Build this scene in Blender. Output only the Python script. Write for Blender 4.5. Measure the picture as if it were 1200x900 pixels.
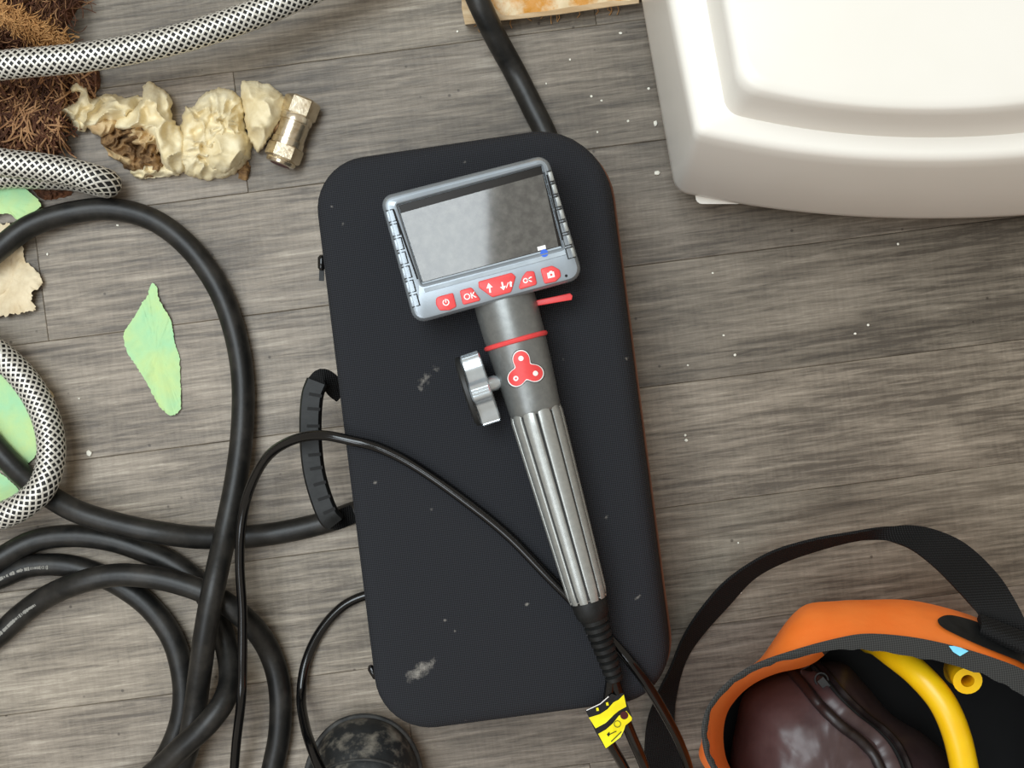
import bpy, bmesh, math, random
from mathutils import Vector, Matrix, noise

for o in list(bpy.data.objects):
    bpy.data.objects.remove(o, do_unlink=True)
scene = bpy.context.scene
COL = scene.collection
random.seed(7)

# ------------------------------------------------------------------ camera, light, exposure
HC = 0.75                      # camera height above the floor (m)
FW = 0.65                      # width of floor seen in the frame (m)
S = FW / 1200.0                # metres per pixel on the floor
cam_d = bpy.data.cameras.new('camera')
cam_d.sensor_fit = 'HORIZONTAL'
cam_d.sensor_width = 36.0
cam_d.lens = 36.0 * HC / FW
cam_d.clip_start = 0.01
cam = bpy.data.objects.new('camera', cam_d)
cam.location = (0, 0, HC)
COL.objects.link(cam)
scene.camera = cam

world = bpy.data.worlds.new('room_light')
scene.world = world
world.use_nodes = True
bg = world.node_tree.nodes['Background']
bg.inputs['Color'].default_value = (1.0, 0.89, 0.74, 1)
bg.inputs['Strength'].default_value = 0.46


def area(name, loc, target, sx, sy, power, col):
    d = bpy.data.lights.new(name, 'AREA')
    d.shape = 'RECTANGLE'
    d.size, d.size_y = sx, sy
    d.energy = power
    d.color = col
    o = bpy.data.objects.new(name, d)
    o.location = loc
    v = Vector(target) - Vector(loc)
    o.rotation_euler = v.to_track_quat('-Z', 'Y').to_euler()
    COL.objects.link(o)
    return o


# roof light over the left of the floor, and an unseen cool fill placed beyond the lower left for floor sheen
area('roof_light', (-0.60, 0.42, 2.0), (-0.60, 0.42, 0), 1.10, 1.2, 35, (0.85, 0.945, 1.0))
area('lower_left_fill', (-0.80, -0.80, 1.6), (-0.1, -0.1, 0), 0.7, 0.8, 8, (0.86, 0.93, 1.0))

vs = scene.view_settings
vs.view_transform = 'Standard'
vs.look = 'None'
vs.exposure = 0.0
vs.gamma = 1.0
vs.use_curve_mapping = False


# ------------------------------------------------------------------ helpers
def P(px, py, z=0.0):
    k = S * (HC - z) / HC
    return Vector(((px - 600) * k, (450 - py) * k, z))


def pr(r, z):                  # a length in photo pixels at height z -> metres
    return r * S * (HC - z) / HC


def lin(c):
    out = []
    for v in c[:3]:
        v = v / 255.0
        out.append(v / 12.92 if v <= 0.04045 else ((v + 0.055) / 1.055) ** 2.4)
    return tuple(out) + (1.0,)


ORIGIN = {}


def add(name, verts, faces, mat, parent=None, smooth=True, sharp=40, label=None, cat=None, group=None, kind=None, mats=None, fmat=None):
    vs_ = [Vector(v) for v in verts]
    lo = Vector((min(v.x for v in vs_), min(v.y for v in vs_), min(v.z for v in vs_)))
    hi = Vector((max(v.x for v in vs_), max(v.y for v in vs_), max(v.z for v in vs_)))
    org = Vector(((lo.x + hi.x) / 2, (lo.y + hi.y) / 2, lo.z))
    me = bpy.data.meshes.new(name)
    me.from_pydata([tuple(v - org) for v in vs_], [], faces)
    for m in (mats or [mat]):
        me.materials.append(m)
    bm = bmesh.new()
    bm.from_mesh(me)
    bmesh.ops.remove_doubles(bm, verts=bm.verts, dist=1e-6)
    bmesh.ops.recalc_face_normals(bm, faces=bm.faces)
    if smooth:
        for f in bm.faces:
            f.smooth = True
        a = math.radians(sharp)
        for e in bm.edges:
            if len(e.link_faces) == 2 and e.calc_face_angle(0) > a:
                e.smooth = False
    bm.to_mesh(me)
    bm.free()
    if fmat:
        for i, p in enumerate(me.polygons):
            p.material_index = fmat(p.center + org)
    o = bpy.data.objects.new(name, me)
    COL.objects.link(o)
    if parent is not None:
        o.parent = parent
        o.location = org - ORIGIN[parent.name]
    else:
        o.location = org
    ORIGIN[o.name] = org
    props(o, label, cat, group, kind)
    return o


def props(o, label=None, cat=None, group=None, kind=None):
    if label: o['label'] = label
    if cat: o['category'] = cat
    if group: o['group'] = group
    if kind: o['kind'] = kind


def root(name, loc, label, cat, group=None):
    o = bpy.data.objects.new(name, None)
    o.empty_display_size = 0.02
    o.location = loc
    COL.objects.link(o)
    ORIGIN[o.name] = Vector(loc)
    props(o, label, cat, group)
    return o


class MB:
    def __init__(self):
        self.v, self.f = [], []

    def join(self, vf):
        n = len(self.v)
        self.v += vf[0]
        self.f += [[i + n for i in f] for f in vf[1]]
        return self


def spline(pts, n=8, closed=False):
    pts = [Vector(p) for p in pts]
    out = []
    m = len(pts)
    rng = m if closed else m - 1
    for i in range(rng):
        if closed:
            p0, p1, p2, p3 = pts[(i - 1) % m], pts[i], pts[(i + 1) % m], pts[(i + 2) % m]
        else:
            p1, p2 = pts[i], pts[i + 1]
            p0 = pts[i - 1] if i > 0 else p1 * 2 - p2
            p3 = pts[i + 2] if i + 2 < m else p2 * 2 - p1
        # centripetal-ish: plain Catmull-Rom with chord-scaled tangents
        d1 = (p2 - p1).length
        a, b = (p1 - p0).length, (p3 - p2).length
        t1 = (p2 - p0) * (d1 / max(1e-9, a + d1))
        t2 = (p3 - p1) * (d1 / max(1e-9, b + d1))
        for k in range(n):
            t = k / n
            t2_, t3_ = t * t, t * t * t
            out.append(p1 * (2 * t3_ - 3 * t2_ + 1) + t1 * (t3_ - 2 * t2_ + t) + p2 * (-2 * t3_ + 3 * t2_) + t2 * (t3_ - t2_))
    if not closed:
        out.append(pts[-1])
    return out


def frames(path):
    n = len(path)
    T = []
    for i in range(n):
        d = path[min(i + 1, n - 1)] - path[max(i - 1, 0)]
        T.append(d.normalized())
    up = Vector((0, 0, 1))
    if abs(T[0].dot(up)) > 0.95:
        up = Vector((0, 1, 0))
    N = [(up - T[0] * up.dot(T[0])).normalized()]
    for i in range(1, n):
        v = N[-1] - T[i] * N[-1].dot(T[i])
        if v.length < 1e-6:
            v = Vector((1, 0, 0)) - T[i] * T[i].x
        N.append(v.normalized())
    B = [T[i].cross(N[i]) for i in range(n)]
    return T, N, B


def tube(path, r, seg=14, caps=True, prof=None):
    T, N, B = frames(path)
    v, f = [], []
    n = len(path)
    for i, p in enumerate(path):
        ri = r[i] if isinstance(r, (list, tuple)) else r
        for k in range(seg):
            a = 2 * math.pi * k / seg
            q = prof(a) if prof else 1.0
            v.append(p + (N[i] * math.cos(a) + B[i] * math.sin(a)) * ri * q)
    for i in range(n - 1):
        for k in range(seg):
            a, b = i * seg + k, i * seg + (k + 1) % seg
            f.append([a, b, b + seg, a + seg])
    if caps:
        f.append(list(range(seg))[::-1])
        f.append([(n - 1) * seg + k for k in range(seg)])
    return v, f


def loft(loops, cap0=True, cap1=True):
    n = len(loops[0])
    v, f = [], []
    for lp in loops:
        v += [Vector(p) for p in lp]
    for i in range(len(loops) - 1):
        for k in range(n):
            a, b = i * n + k, i * n + (k + 1) % n
            f.append([a, b, b + n, a + n])
    if cap0: f.append(list(range(n))[::-1])
    if cap1: f.append([(len(loops) - 1) * n + k for k in range(n)])
    return v, f


def inset(poly, d):
    """offset a 2-D polygon inwards by d (any orientation)"""
    n = len(poly)
    A = sum(poly[i][0] * poly[(i + 1) % n][1] - poly[(i + 1) % n][0] * poly[i][1] for i in range(n))
    s = 1 if A > 0 else -1
    out = []
    for i in range(n):
        p0, p, p1 = (Vector((*poly[i - 1], 0)), Vector((*poly[i], 0)), Vector((*poly[(i + 1) % n], 0)))
        e0, e1 = (p - p0), (p1 - p)
        if e0.length < 1e-9: e0 = e1
        if e1.length < 1e-9: e1 = e0
        n0 = Vector((-e0.y, e0.x, 0)).normalized() * s
        n1 = Vector((-e1.y, e1.x, 0)).normalized() * s
        b = n0 + n1
        if b.length < 1e-6: b = n0
        b.normalize()
        c = max(0.45, b.dot(n0))
        q = p + b * (d / c)
        out.append((q.x, q.y))
    return out


def roundpoly(corners, radii, n=8):
    out = []
    m = len(corners)
    for i in range(m):
        p0, p, p1 = (Vector(corners[i - 1]), Vector(corners[i]), Vector(corners[(i + 1) % m]))
        r = radii[i] if isinstance(radii, (list, tuple)) else radii
        a, b = (p0 - p), (p1 - p)
        a.normalize(); b.normalize()
        ang = a.angle(b)
        d = r / math.tan(ang / 2)
        c = p + (a + b).normalized() * (r / math.sin(ang / 2))
        s, e = p + a * d - c, p + b * d - c
        tot = math.atan2(s.x * e.y - s.y * e.x, s.dot(e))
        for k in range(n + 1):
            th = tot * k / n
            out.append((c.x + s.x * math.cos(th) - s.y * math.sin(th), c.y + s.x * math.sin(th) + s.y * math.cos(th)))
    return out


def prism(poly, z0, z1, bev=0.0, zf=None):
    """upright prism over a pixel polygon; bev in pixels rounds its top edge"""
    L = [[P(x, y, z0) for x, y in poly]]
    if bev:
        L.append([P(x, y, z1 - pr(bev, z1) * 0.8) for x, y in poly])
        L.append([P(x, y, z1 - pr(bev, z1) * 0.25) for x, y in inset(poly, bev * 0.35)])
        L.append([P(x, y, z1) for x, y in inset(poly, bev)])
    else:
        L.append([P(x, y, z1) for x, y in poly])
    return loft(L)


def dome(outline, zfun, zb, rings=14, centre=None, jit=None):
    """closed solid over a star-shaped pixel outline, top height zfun(px, py, t) with t = 0 centre .. 1 rim"""
    n = len(outline)
    cx = centre[0] if centre else sum(p[0] for p in outline) / n
    cy = centre[1] if centre else sum(p[1] for p in outline) / n
    v = [P(cx, cy, zfun(cx, cy, 0.0))]
    f = []
    for r in range(1, rings + 1):
        t = r / rings
        for x, y in outline:
            a, b = cx + (x - cx) * t, cy + (y - cy) * t
            if jit:
                ja, jb = jit(x, y)
                a, b = a + ja * t ** 8, b + jb * t ** 8
            v.append(P(a, b, zfun(a, b, t)))
    for k in range(n):
        f.append([0, 1 + k, 1 + (k + 1) % n])
    for r in range(rings - 1):
        for k in range(n):
            a, b = 1 + r * n + k, 1 + r * n + (k + 1) % n
            f.append([a, a + n, b + n, b])
    base = len(v)
    for x, y in outline:
        z = zb(x, y) if callable(zb) else zb
        if jit: x, y = x + jit(x, y)[0], y + jit(x, y)[1]
        v.append(P(x, y, z))
    last = 1 + (rings - 1) * n
    for k in range(n):
        f.append([last + k, base + k, base + (k + 1) % n, last + (k + 1) % n])
    c = len(v)
    v.append(P(cx, cy, zb(cx, cy) if callable(zb) else zb))
    for k in range(n):
        f.append([base + k, c, base + (k + 1) % n])
    return v, f


def box(c, ax, ay, az):
    """box with centre c and three half-axis vectors"""
    v = []
    for k in (-1, 1):
        for j in (-1, 1):
            for i in (-1, 1):
                v.append(c + ax * i + ay * j + az * k)
    return v, [[0, 2, 3, 1], [4, 5, 7, 6], [0, 1, 5, 4], [2, 6, 7, 3], [0, 4, 6, 2], [1, 3, 7, 5]]


def ring_on_axis(o, d, u, w, profile, seg=24):
    """surface of revolution about the axis o + d*s; profile = [(s, r)]"""
    v, f = [], []
    for s, r in profile:
        for k in range(seg):
            a = 2 * math.pi * k / seg
            v.append(o + d * s + (u * math.cos(a) + w * math.sin(a)) * r)
    for i in range(len(profile) - 1):
        for k in range(seg):
            a, b = i * seg + k, i * seg + (k + 1) % seg
            f.append([a, b, b + seg, a + seg])
    f.append(list(range(seg))[::-1])
    f.append([(len(profile) - 1) * seg + k for k in range(seg)])
    return v, f


def fn(x, y, s, seed=0.0):
    return noise.fractal(Vector((x * s, y * s, seed)), 1.0, 2.0, 4)


def fn2(x, y, s, seed=0.0):
    return noise.fractal(Vector((x * s, y * s, seed)), 1.0, 2.0, 2)


# ------------------------------------------------------------------ materials
def new_mat(name):
    m = bpy.data.materials.new(name)
    m.use_nodes = True
    nt = m.node_tree
    b = nt.nodes['Principled BSDF']
    return m, nt, b


def node(nt, t, **kw):
    n = nt.nodes.new(t)
    for k, v in kw.items():
        setattr(n, k, v)
    return n


def mat(name, col, rough=0.5, metal=0.0, col2=None, scale=40.0, detail=4, bump=None, spec=0.5, coat=0.0, lo=0.35, hi=0.65, stretch=None):
    m, nt, b = new_mat(name)
    b.inputs['Roughness'].default_value = rough
    b.inputs['Metallic'].default_value = metal
    b.inputs['Specular IOR Level'].default_value = spec
    b.inputs['Coat Weight'].default_value = coat
    b.inputs['Coat Roughness'].default_value = 0.08
    b.inputs['Base Color'].default_value = lin(col)
    tc = node(nt, 'ShaderNodeTexCoord')
    src = tc.outputs['Object']
    if stretch:
        mp = node(nt, 'ShaderNodeMapping')
        mp.inputs['Scale'].default_value = stretch
        nt.links.new(src, mp.inputs['Vector'])
        src = mp.outputs['Vector']
    c2 = col2 or tuple(min(255, c * 1.12 + 3) for c in col)
    nz = node(nt, 'ShaderNodeTexNoise')
    nz.inputs['Scale'].default_value = scale
    nz.inputs['Detail'].default_value = detail
    nz.inputs['Roughness'].default_value = 0.65
    nt.links.new(src, nz.inputs['Vector'])
    rp = node(nt, 'ShaderNodeValToRGB')
    rp.color_ramp.elements[0].position = lo
    rp.color_ramp.elements[1].position = hi
    rp.color_ramp.elements[0].color = lin(col)
    rp.color_ramp.elements[1].color = lin(c2)
    nt.links.new(nz.outputs['Fac'], rp.inputs['Fac'])
    nt.links.new(rp.outputs['Color'], b.inputs['Base Color'])
    if bump:
        bz = node(nt, 'ShaderNodeTexNoise')
        bz.inputs['Scale'].default_value = bump[0]
        bz.inputs['Detail'].default_value = 5
        nt.links.new(src, bz.inputs['Vector'])
        bp = node(nt, 'ShaderNodeBump')
        bp.inputs['Strength'].default_value = bump[1]
        bp.inputs['Distance'].default_value = bump[2] if len(bump) > 2 else 0.001
        nt.links.new(bz.outputs['Fac'], bp.inputs['Height'])
        nt.links.new(bp.outputs['Normal'], b.inputs['Normal'])
    return m


def plank_mat():
    m, nt, b = new_mat('grey_oak_plank')
    L = nt.links.new
    tc = node(nt, 'ShaderNodeTexCoord')
    oi = node(nt, 'ShaderNodeObjectInfo')
    off = node(nt, 'ShaderNodeVectorMath', operation='MULTIPLY_ADD')
    cmb = node(nt, 'ShaderNodeCombineXYZ')
    for i in range(3):
        L(oi.outputs['Random'], cmb.inputs[i])
    L(cmb.outputs[0], off.inputs[0])
    off.inputs[1].default_value = (37.0, 23.0, 51.0)
    L(tc.outputs['Object'], off.inputs[2])

    def nz(scale3, scale, detail, rough=0.6, dist=0.0):
        mp = node(nt, 'ShaderNodeMapping')
        mp.inputs['Scale'].default_value = scale3
        L(off.outputs[0], mp.inputs['Vector'])
        n = node(nt, 'ShaderNodeTexNoise')
        n.inputs['Scale'].default_value = scale
        n.inputs['Detail'].default_value = detail
        n.inputs['Roughness'].default_value = rough
        n.inputs['Distortion'].default_value = dist
        L(mp.outputs[0], n.inputs['Vector'])
        return n.outputs['Fac']

    grain = nz((0.06, 1.0, 1.0), 330, 8, 0.75, 0.4)
    broad = nz((0.28, 1.0, 1.0), 26, 4, 0.55, 0.8)
    blotch = nz((0.6, 1.0, 1.0), 11, 3, 0.5)
    saw = nz((1.0, 0.13, 1.0), 420, 3, 0.6)
    crack = nz((0.05, 1.0, 1.0), 62, 3, 0.5, 1.2)

    def mul(a, k, c):
        n = node(nt, 'ShaderNodeMath', operation='MULTIPLY_ADD')
        L(a, n.inputs[0])
        n.inputs[1].default_value = k
        if isinstance(c, (int, float)): n.inputs[2].default_value = c
        else: L(c, n.inputs[2])
        return n.outputs[0]

    v = mul(grain, 1.75, -0.65)
    v = mul(broad, 0.62, v)
    v = mul(blotch, 0.7, v)
    v = mul(saw, 0.22, v)
    sh = node(nt, 'ShaderNodeMath', operation='ADD')
    L(v, sh.inputs[0]); sh.inputs[1].default_value = -0.54
    rp = node(nt, 'ShaderNodeValToRGB')
    e = rp.color_ramp.elements
    e[0].position, e[0].color = 0.18, lin((88, 79, 69))
    e[1].position, e[1].color = 0.88, lin((182, 172, 157))
    q = e.new(0.42); q.color = lin((126, 116, 103))
    q = e.new(0.62); q.color = lin((150, 139, 125))
    L(sh.outputs[0], rp.inputs['Fac'])
    cr = node(nt, 'ShaderNodeValToRGB')
    cr.color_ramp.elements[0].position = 0.26
    cr.color_ramp.elements[1].position = 0.36
    cr.color_ramp.elements[0].color = (0.42, 0.39, 0.37, 1)
    cr.color_ramp.elements[1].color = (1, 1, 1, 1)
    L(crack, cr.inputs['Fac'])
    m1 = node(nt, 'ShaderNodeMix', data_type='RGBA', blend_type='MULTIPLY')
    m1.inputs['Factor'].default_value = 1.0
    L(rp.outputs[0], m1.inputs['A']); L(cr.outputs[0], m1.inputs['B'])
    m2 = node(nt, 'ShaderNodeMix', data_type='RGBA', blend_type='MULTIPLY')
    m2.inputs['Factor'].default_value = 1.0
    L(m1.outputs['Result'], m2.inputs['A']); L(oi.outputs['Color'], m2.inputs['B'])
    # small dark grit specks and stains
    vo = node(nt, 'ShaderNodeTexVoronoi')
    vo.inputs['Scale'].default_value = 55
    L(off.outputs[0], vo.inputs['Vector'])
    sp = node(nt, 'ShaderNodeValToRGB')
    sp.color_ramp.elements[0].position = 0.035
    sp.color_ramp.elements[1].position = 0.07
    sp.color_ramp.elements[0].color = (0.25, 0.22, 0.2, 1)
    sp.color_ramp.elements[1].color = (1, 1, 1, 1)
    L(vo.outputs['Distance'], sp.inputs['Fac'])
    m3 = node(nt, 'ShaderNodeMix', data_type='RGBA', blend_type='MULTIPLY')
    m3.inputs['Factor'].default_value = 0.8
    L(m2.outputs['Result'], m3.inputs['A']); L(sp.outputs[0], m3.inputs['B'])
    L(m3.outputs['Result'], b.inputs['Base Color'])
    b.inputs['Roughness'].default_value = 0.42
    b.inputs['Specular IOR Level'].default_value = 0.45
    bp = node(nt, 'ShaderNodeBump')
    bp.inputs['Strength'].default_value = 0.35
    bp.inputs['Distance'].default_value = 0.0006
    L(sh.outputs[0], bp.inputs['Height'])
    L(bp.outputs[0], b.inputs['Normal'])
    return m


def fabric_mat(name, c1, c2, pitch, spots=(), rough=0.85):
    """woven cloth; spots = [(world x, y, radius, strength)] dusty marks lying on it"""
    m, nt, b = new_mat(name)
    L = nt.links.new
    tc = node(nt, 'ShaderNodeTexCoord')
    mp = node(nt, 'ShaderNodeMapping')
    mp.inputs['Rotation'].default_value = (0, 0, math.radians(38))
    L(tc.outputs['Object'], mp.inputs['Vector'])
    sx = node(nt, 'ShaderNodeSeparateXYZ')
    L(mp.outputs[0], sx.inputs[0])
    k = 2 * math.pi / pitch
    sn = []
    for ax in ('X', 'Y'):
        a = node(nt, 'ShaderNodeMath', operation='MULTIPLY')
        L(sx.outputs[ax], a.inputs[0]); a.inputs[1].default_value = k
        s = node(nt, 'ShaderNodeMath', operation='SINE')
        L(a.outputs[0], s.inputs[0])
        sn.append(s.outputs[0])
    w = node(nt, 'ShaderNodeMath', operation='MULTIPLY')
    L(sn[0], w.inputs[0]); L(sn[1], w.inputs[1])
    mr = node(nt, 'ShaderNodeMapRange')
    mr.inputs['From Min'].default_value = -1
    mr.inputs['From Max'].default_value = 1
    L(w.outputs[0], mr.inputs['Value'])
    mx = node(nt, 'ShaderNodeMix', data_type='RGBA')
    L(mr.outputs[0], mx.inputs['Factor'])
    mx.inputs['A'].default_value = lin(c1)
    mx.inputs['B'].default_value = lin(c2)
    col = mx.outputs['Result']
    if spots:
        nz = node(nt, 'ShaderNodeTexNoise')
        nz.inputs['Scale'].default_value = 240
        nz.inputs['Detail'].default_value = 6
        nz.inputs['Roughness'].default_value = 0.75
        L(tc.outputs['Object'], nz.inputs['Vector'])
        acc = None
        for (x, y, ra, rb, ang, st) in spots:
            mq = node(nt, 'ShaderNodeMapping', vector_type='TEXTURE')
            mq.inputs['Location'].default_value = (x, y, 0)
            mq.inputs['Rotation'].default_value = (0, 0, ang)
            mq.inputs['Scale'].default_value = (ra, rb, 10)
            L(tc.outputs['Object'], mq.inputs['Vector'])
            ln = node(nt, 'ShaderNodeVectorMath', operation='LENGTH')
            L(mq.outputs[0], ln.inputs[0])
            r = node(nt, 'ShaderNodeMapRange')
            r.inputs['From Min'].default_value = 1.0
            r.inputs['From Max'].default_value = 0.0
            r.inputs['To Min'].default_value = 0.0
            r.inputs['To Max'].default_value = st
            L(ln.outputs['Value'], r.inputs['Value'])
            if acc is None: acc = r.outputs[0]
            else:
                q = node(nt, 'ShaderNodeMath', operation='MAXIMUM')
                L(acc, q.inputs[0]); L(r.outputs[0], q.inputs[1]); acc = q.outputs[0]
        sm = node(nt, 'ShaderNodeMath', operation='ADD')
        L(acc, sm.inputs[0]); L(nz.outputs['Fac'], sm.inputs[1])
        rr = node(nt, 'ShaderNodeMapRange')
        rr.inputs['From Min'].default_value = 0.80
        rr.inputs['From Max'].default_value = 1.25
        L(sm.outputs[0], rr.inputs['Value'])
        m2 = node(nt, 'ShaderNodeMix', data_type='RGBA')
        L(rr.outputs[0], m2.inputs['Factor'])
        L(col, m2.inputs['A'])
        m2.inputs['B'].default_value = lin((165, 160, 152))
        col = m2.outputs['Result']
    L(col, b.inputs['Base Color'])
    b.inputs['Roughness'].default_value = rough
    b.inputs['Specular IOR Level'].default_value = 0.3
    bp = node(nt, 'ShaderNodeBump')
    bp.inputs['Strength'].default_value = 0.6
    bp.inputs['Distance'].default_value = 0.0004
    L(w.outputs[0], bp.inputs['Height'])
    L(bp.outputs[0], b.inputs['Normal'])
    return m


M = {}
M['plank'] = plank_mat()
M['subfloor'] = mat('dark_subfloor', (60, 54, 48), 0.9)
M['white'] = mat('white_plastic', (238, 234, 225), 0.30, col2=(241, 237, 229), scale=8, spec=0.4)
M['shell'] = None
M['rubber'] = mat('black_rubber', (20, 20, 19), 0.42, col2=(54, 51, 47), scale=60, detail=8, bump=(300, 0.15, 0.0006), spec=0.4, lo=.42, hi=.80)
M['gloss'] = mat('glossy_black_sheath', (8, 8, 9), 0.14, spec=0.5, bump=(500, 0.06, 0.0003))
M['softblack'] = mat('soft_black_rubber', (17, 18, 18), 0.5, col2=(30, 31, 31), scale=120, bump=(600, 0.2, 0.0004), spec=0.3)
M['black'] = mat('matt_black', (14, 14, 15), 0.8)
M['silver'] = mat('silver_grey_plastic', (150, 159, 167), 0.30, col2=(158, 167, 175), scale=60, metal=0.3, spec=0.5)
M['ledge'] = mat('silver_ledge_painted_sheen', (182, 194, 204), 0.22, metal=0.3)  # paler and bluer than the body: reflected light put into the colour
M['gunmetal'] = mat('gunmetal_grip', (158, 160, 157), 0.36, col2=(170, 172, 168), scale=300, metal=0.55, bump=(1500, 0.15, 0.0002))
M['neck'] = mat('gunmetal_neck', (122, 124, 123), 0.36, col2=(132, 134, 132), scale=300, metal=0.55, bump=(1500, 0.15, 0.0002))
M['gripdark'] = mat('grip_groove', (36, 37, 37), 0.5)
M['chrome'] = mat('satin_chrome', (205, 214, 220), 0.22, metal=0.65, col2=(216, 224, 229), scale=60)
M['nickel'] = mat('nickel_brass', (226, 214, 190), 0.22, metal=0.9, col2=(176, 156, 124), scale=130, bump=(400, 0.15, 0.0005), lo=.45, hi=.7)
M['oldbrass'] = mat('tarnished_brass', (128, 96, 58), 0.45, metal=0.8, col2=(80, 60, 40), scale=200)
M['red'] = mat('red_rubber_key', (228, 66, 68), 0.45, col2=(236, 78, 78), scale=100)
M['print'] = mat('white_print', (240, 238, 232), 0.5)
M['glass'] = mat('dusty_screen_glass', (84, 82, 79), 0.05, col2=(112, 110, 105), scale=170, detail=10, spec=0.5, lo=0.40, hi=0.75, coat=0.3)
M['glassdark'] = mat('dark_border_reflection', (26, 21, 16), 0.25, spec=0.12)  # brown-black of a reflection in the glass, painted as its border
M['blue'] = mat('blue_sticker', (30, 92, 205), 0.5)
M['yellowlabel'] = mat('yellow_label', (244, 226, 20), 0.5)
M['darkred'] = mat('dark_red_print', (70, 18, 24), 0.5)
M['orange'] = mat('orange_tarpaulin', (255, 122, 40), 0.42, col2=(255, 136, 56), scale=18, detail=5, bump=(60, 0.3, 0.002), spec=0.4)
M['lining'] = mat('black_lining', (16, 15, 15), 0.8)
M['trim'] = fabric_mat('charcoal_binding', (40, 40, 40), (72, 72, 70), 0.0016)
M['webbing'] = fabric_mat('black_webbing', (8, 8, 9), (20, 20, 20), 0.0016, rough=0.7)
M['leather'] = mat('dark_brown_leather', (66, 50, 51), 0.40, col2=(84, 67, 67), scale=26, bump=(25, 0.08, 0.002), spec=0.5)
M['leatherdark'] = mat('dark_leather_edge', (30, 22, 22), 0.45)
M['yellow'] = mat('yellow_plastic_hose', (246, 190, 8), 0.34, col2=(250, 204, 20), scale=30)
M['brown'] = mat('brown_fibre', (66, 40, 26), 0.95, col2=(112, 70, 42), scale=90, bump=(500, 0.8, 0.002))
M['fibre'] = mat('light_brown_fibre', (140, 96, 62), 0.9, col2=(190, 148, 106), scale=60)
M['fibred'] = mat('dark_brown_fibre', (70, 42, 28), 0.9, col2=(104, 64, 42), scale=60)
M['tuft'] = mat('golden_tuft_fibre', (176, 128, 76), 0.9, col2=(200, 154, 100), scale=60)
M['braidcore'] = mat('dark_hose_core', (26, 25, 24), 0.6)
M['wire'] = mat('woven_steel_wire', (208, 204, 194), 0.36, metal=0.35, col2=(224, 221, 212), scale=200)
M['green'] = mat('green_paper', (166, 220, 172), 0.85, col2=(196, 222, 152), scale=26, detail=4, bump=(260, 0.4, 0.0008))
M['foam'] = mat('dried_cream_foam', (222, 204, 160), 0.6, col2=(240, 228, 194), scale=70, bump=(240, 0.35, 0.0015))
M['foamtan'] = mat('dried_tan_foam', (186, 152, 106), 0.65, col2=(226, 204, 160), scale=60, bump=(240, 0.5, 0.0015))
M['foambrown'] = mat('brown_foam_core', (98, 72, 46), 0.85, col2=(168, 132, 88), scale=120, bump=(300, 0.7, 0.002))
M['scrap'] = mat('tan_scrap', (206, 184, 146), 0.75, col2=(230, 214, 182), scale=60, bump=(200, 0.4, 0.001))
M['wood'] = mat('bare_wood', (176, 146, 106), 0.7, col2=(206, 182, 146), scale=30, stretch=(1, 6, 6))
M['glue'] = mat('orange_glue_on_wood', (206, 142, 52), 0.5, col2=(226, 204, 164), scale=42, detail=6, bump=(160, 0.4, 0.002), lo=0.42, hi=0.56)
M['shoe'] = mat('scuffed_black_leather', (34, 36, 37), 0.6, col2=(150, 143, 130), scale=75, detail=10, lo=0.47, hi=0.74, bump=(130, 0.5, 0.0015))
M['sole'] = mat('black_rubber_sole', (30, 31, 32), 0.7, col2=(70, 69, 66), scale=90)
M['crumb'] = mat('white_crumb', (236, 230, 214), 0.7)
M['hoseprint'] = mat('worn_white_print', (130, 128, 122), 0.7)
M['copper'] = mat('rust_brown_edge_tape', (104, 66, 46), 0.6)

# ------------------------------------------------------------------ floor of grey planks
TH = math.atan(0.128)
ct, st = math.cos(TH), math.sin(TH)
DX, DY = Vector((ct, st, 0)), Vector((-st, ct, 0))
ROW = 144 * math.cos(TH) * S
v0 = P(0, -25).dot(DY)         # v-coordinate of the seam that meets x=0 at y=-25

floor = add('floor', *box(Vector((0, 0, -0.011)), Vector((1.5, 0, 0)), Vector((0, 1.3, 0)), Vector((0, 0, 0.004))), M['subfloor'], smooth=False, kind='structure')
floor['label'] = 'grey weathered oak plank floor'


def plank(u0, u1, k, tone):
    va, vb = v0 - ROW * (k + 1), v0 - ROW * k
    g, h, b = 0.0001, 0.007, 0.00035
    lp = []
    for z, d in ((-h, g), (-b * 0.8, g), (0.0, g + b)):
        lp.append([DX * (u0 + d) + DY * (va + d) + Vector((0, 0, z)), DX * (u1 - d) + DY * (va + d) + Vector((0, 0, z)),
                   DX * (u1 - d) + DY * (vb - d) + Vector((0, 0, z)), DX * (u0 + d) + DY * (vb - d) + Vector((0, 0, z))])
    vv, ff = loft(lp)
    c = DX * (u0 + u1) / 2 + DY * (va + vb) / 2
    R = Matrix.Rotation(-TH, 3, 'Z')
    me = bpy.data.meshes.new('plank')
    me.from_pydata([tuple(R @ (p - c)) for p in vv], [], ff)
    me.materials.append(M['plank'])
    o = bpy.data.objects.new('plank', me)
    COL.objects.link(o)
    o.parent = floor
    o.location = c - ORIGIN['floor']
    o.rotation_euler = (0, 0, TH)
    o.color = tone


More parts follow.
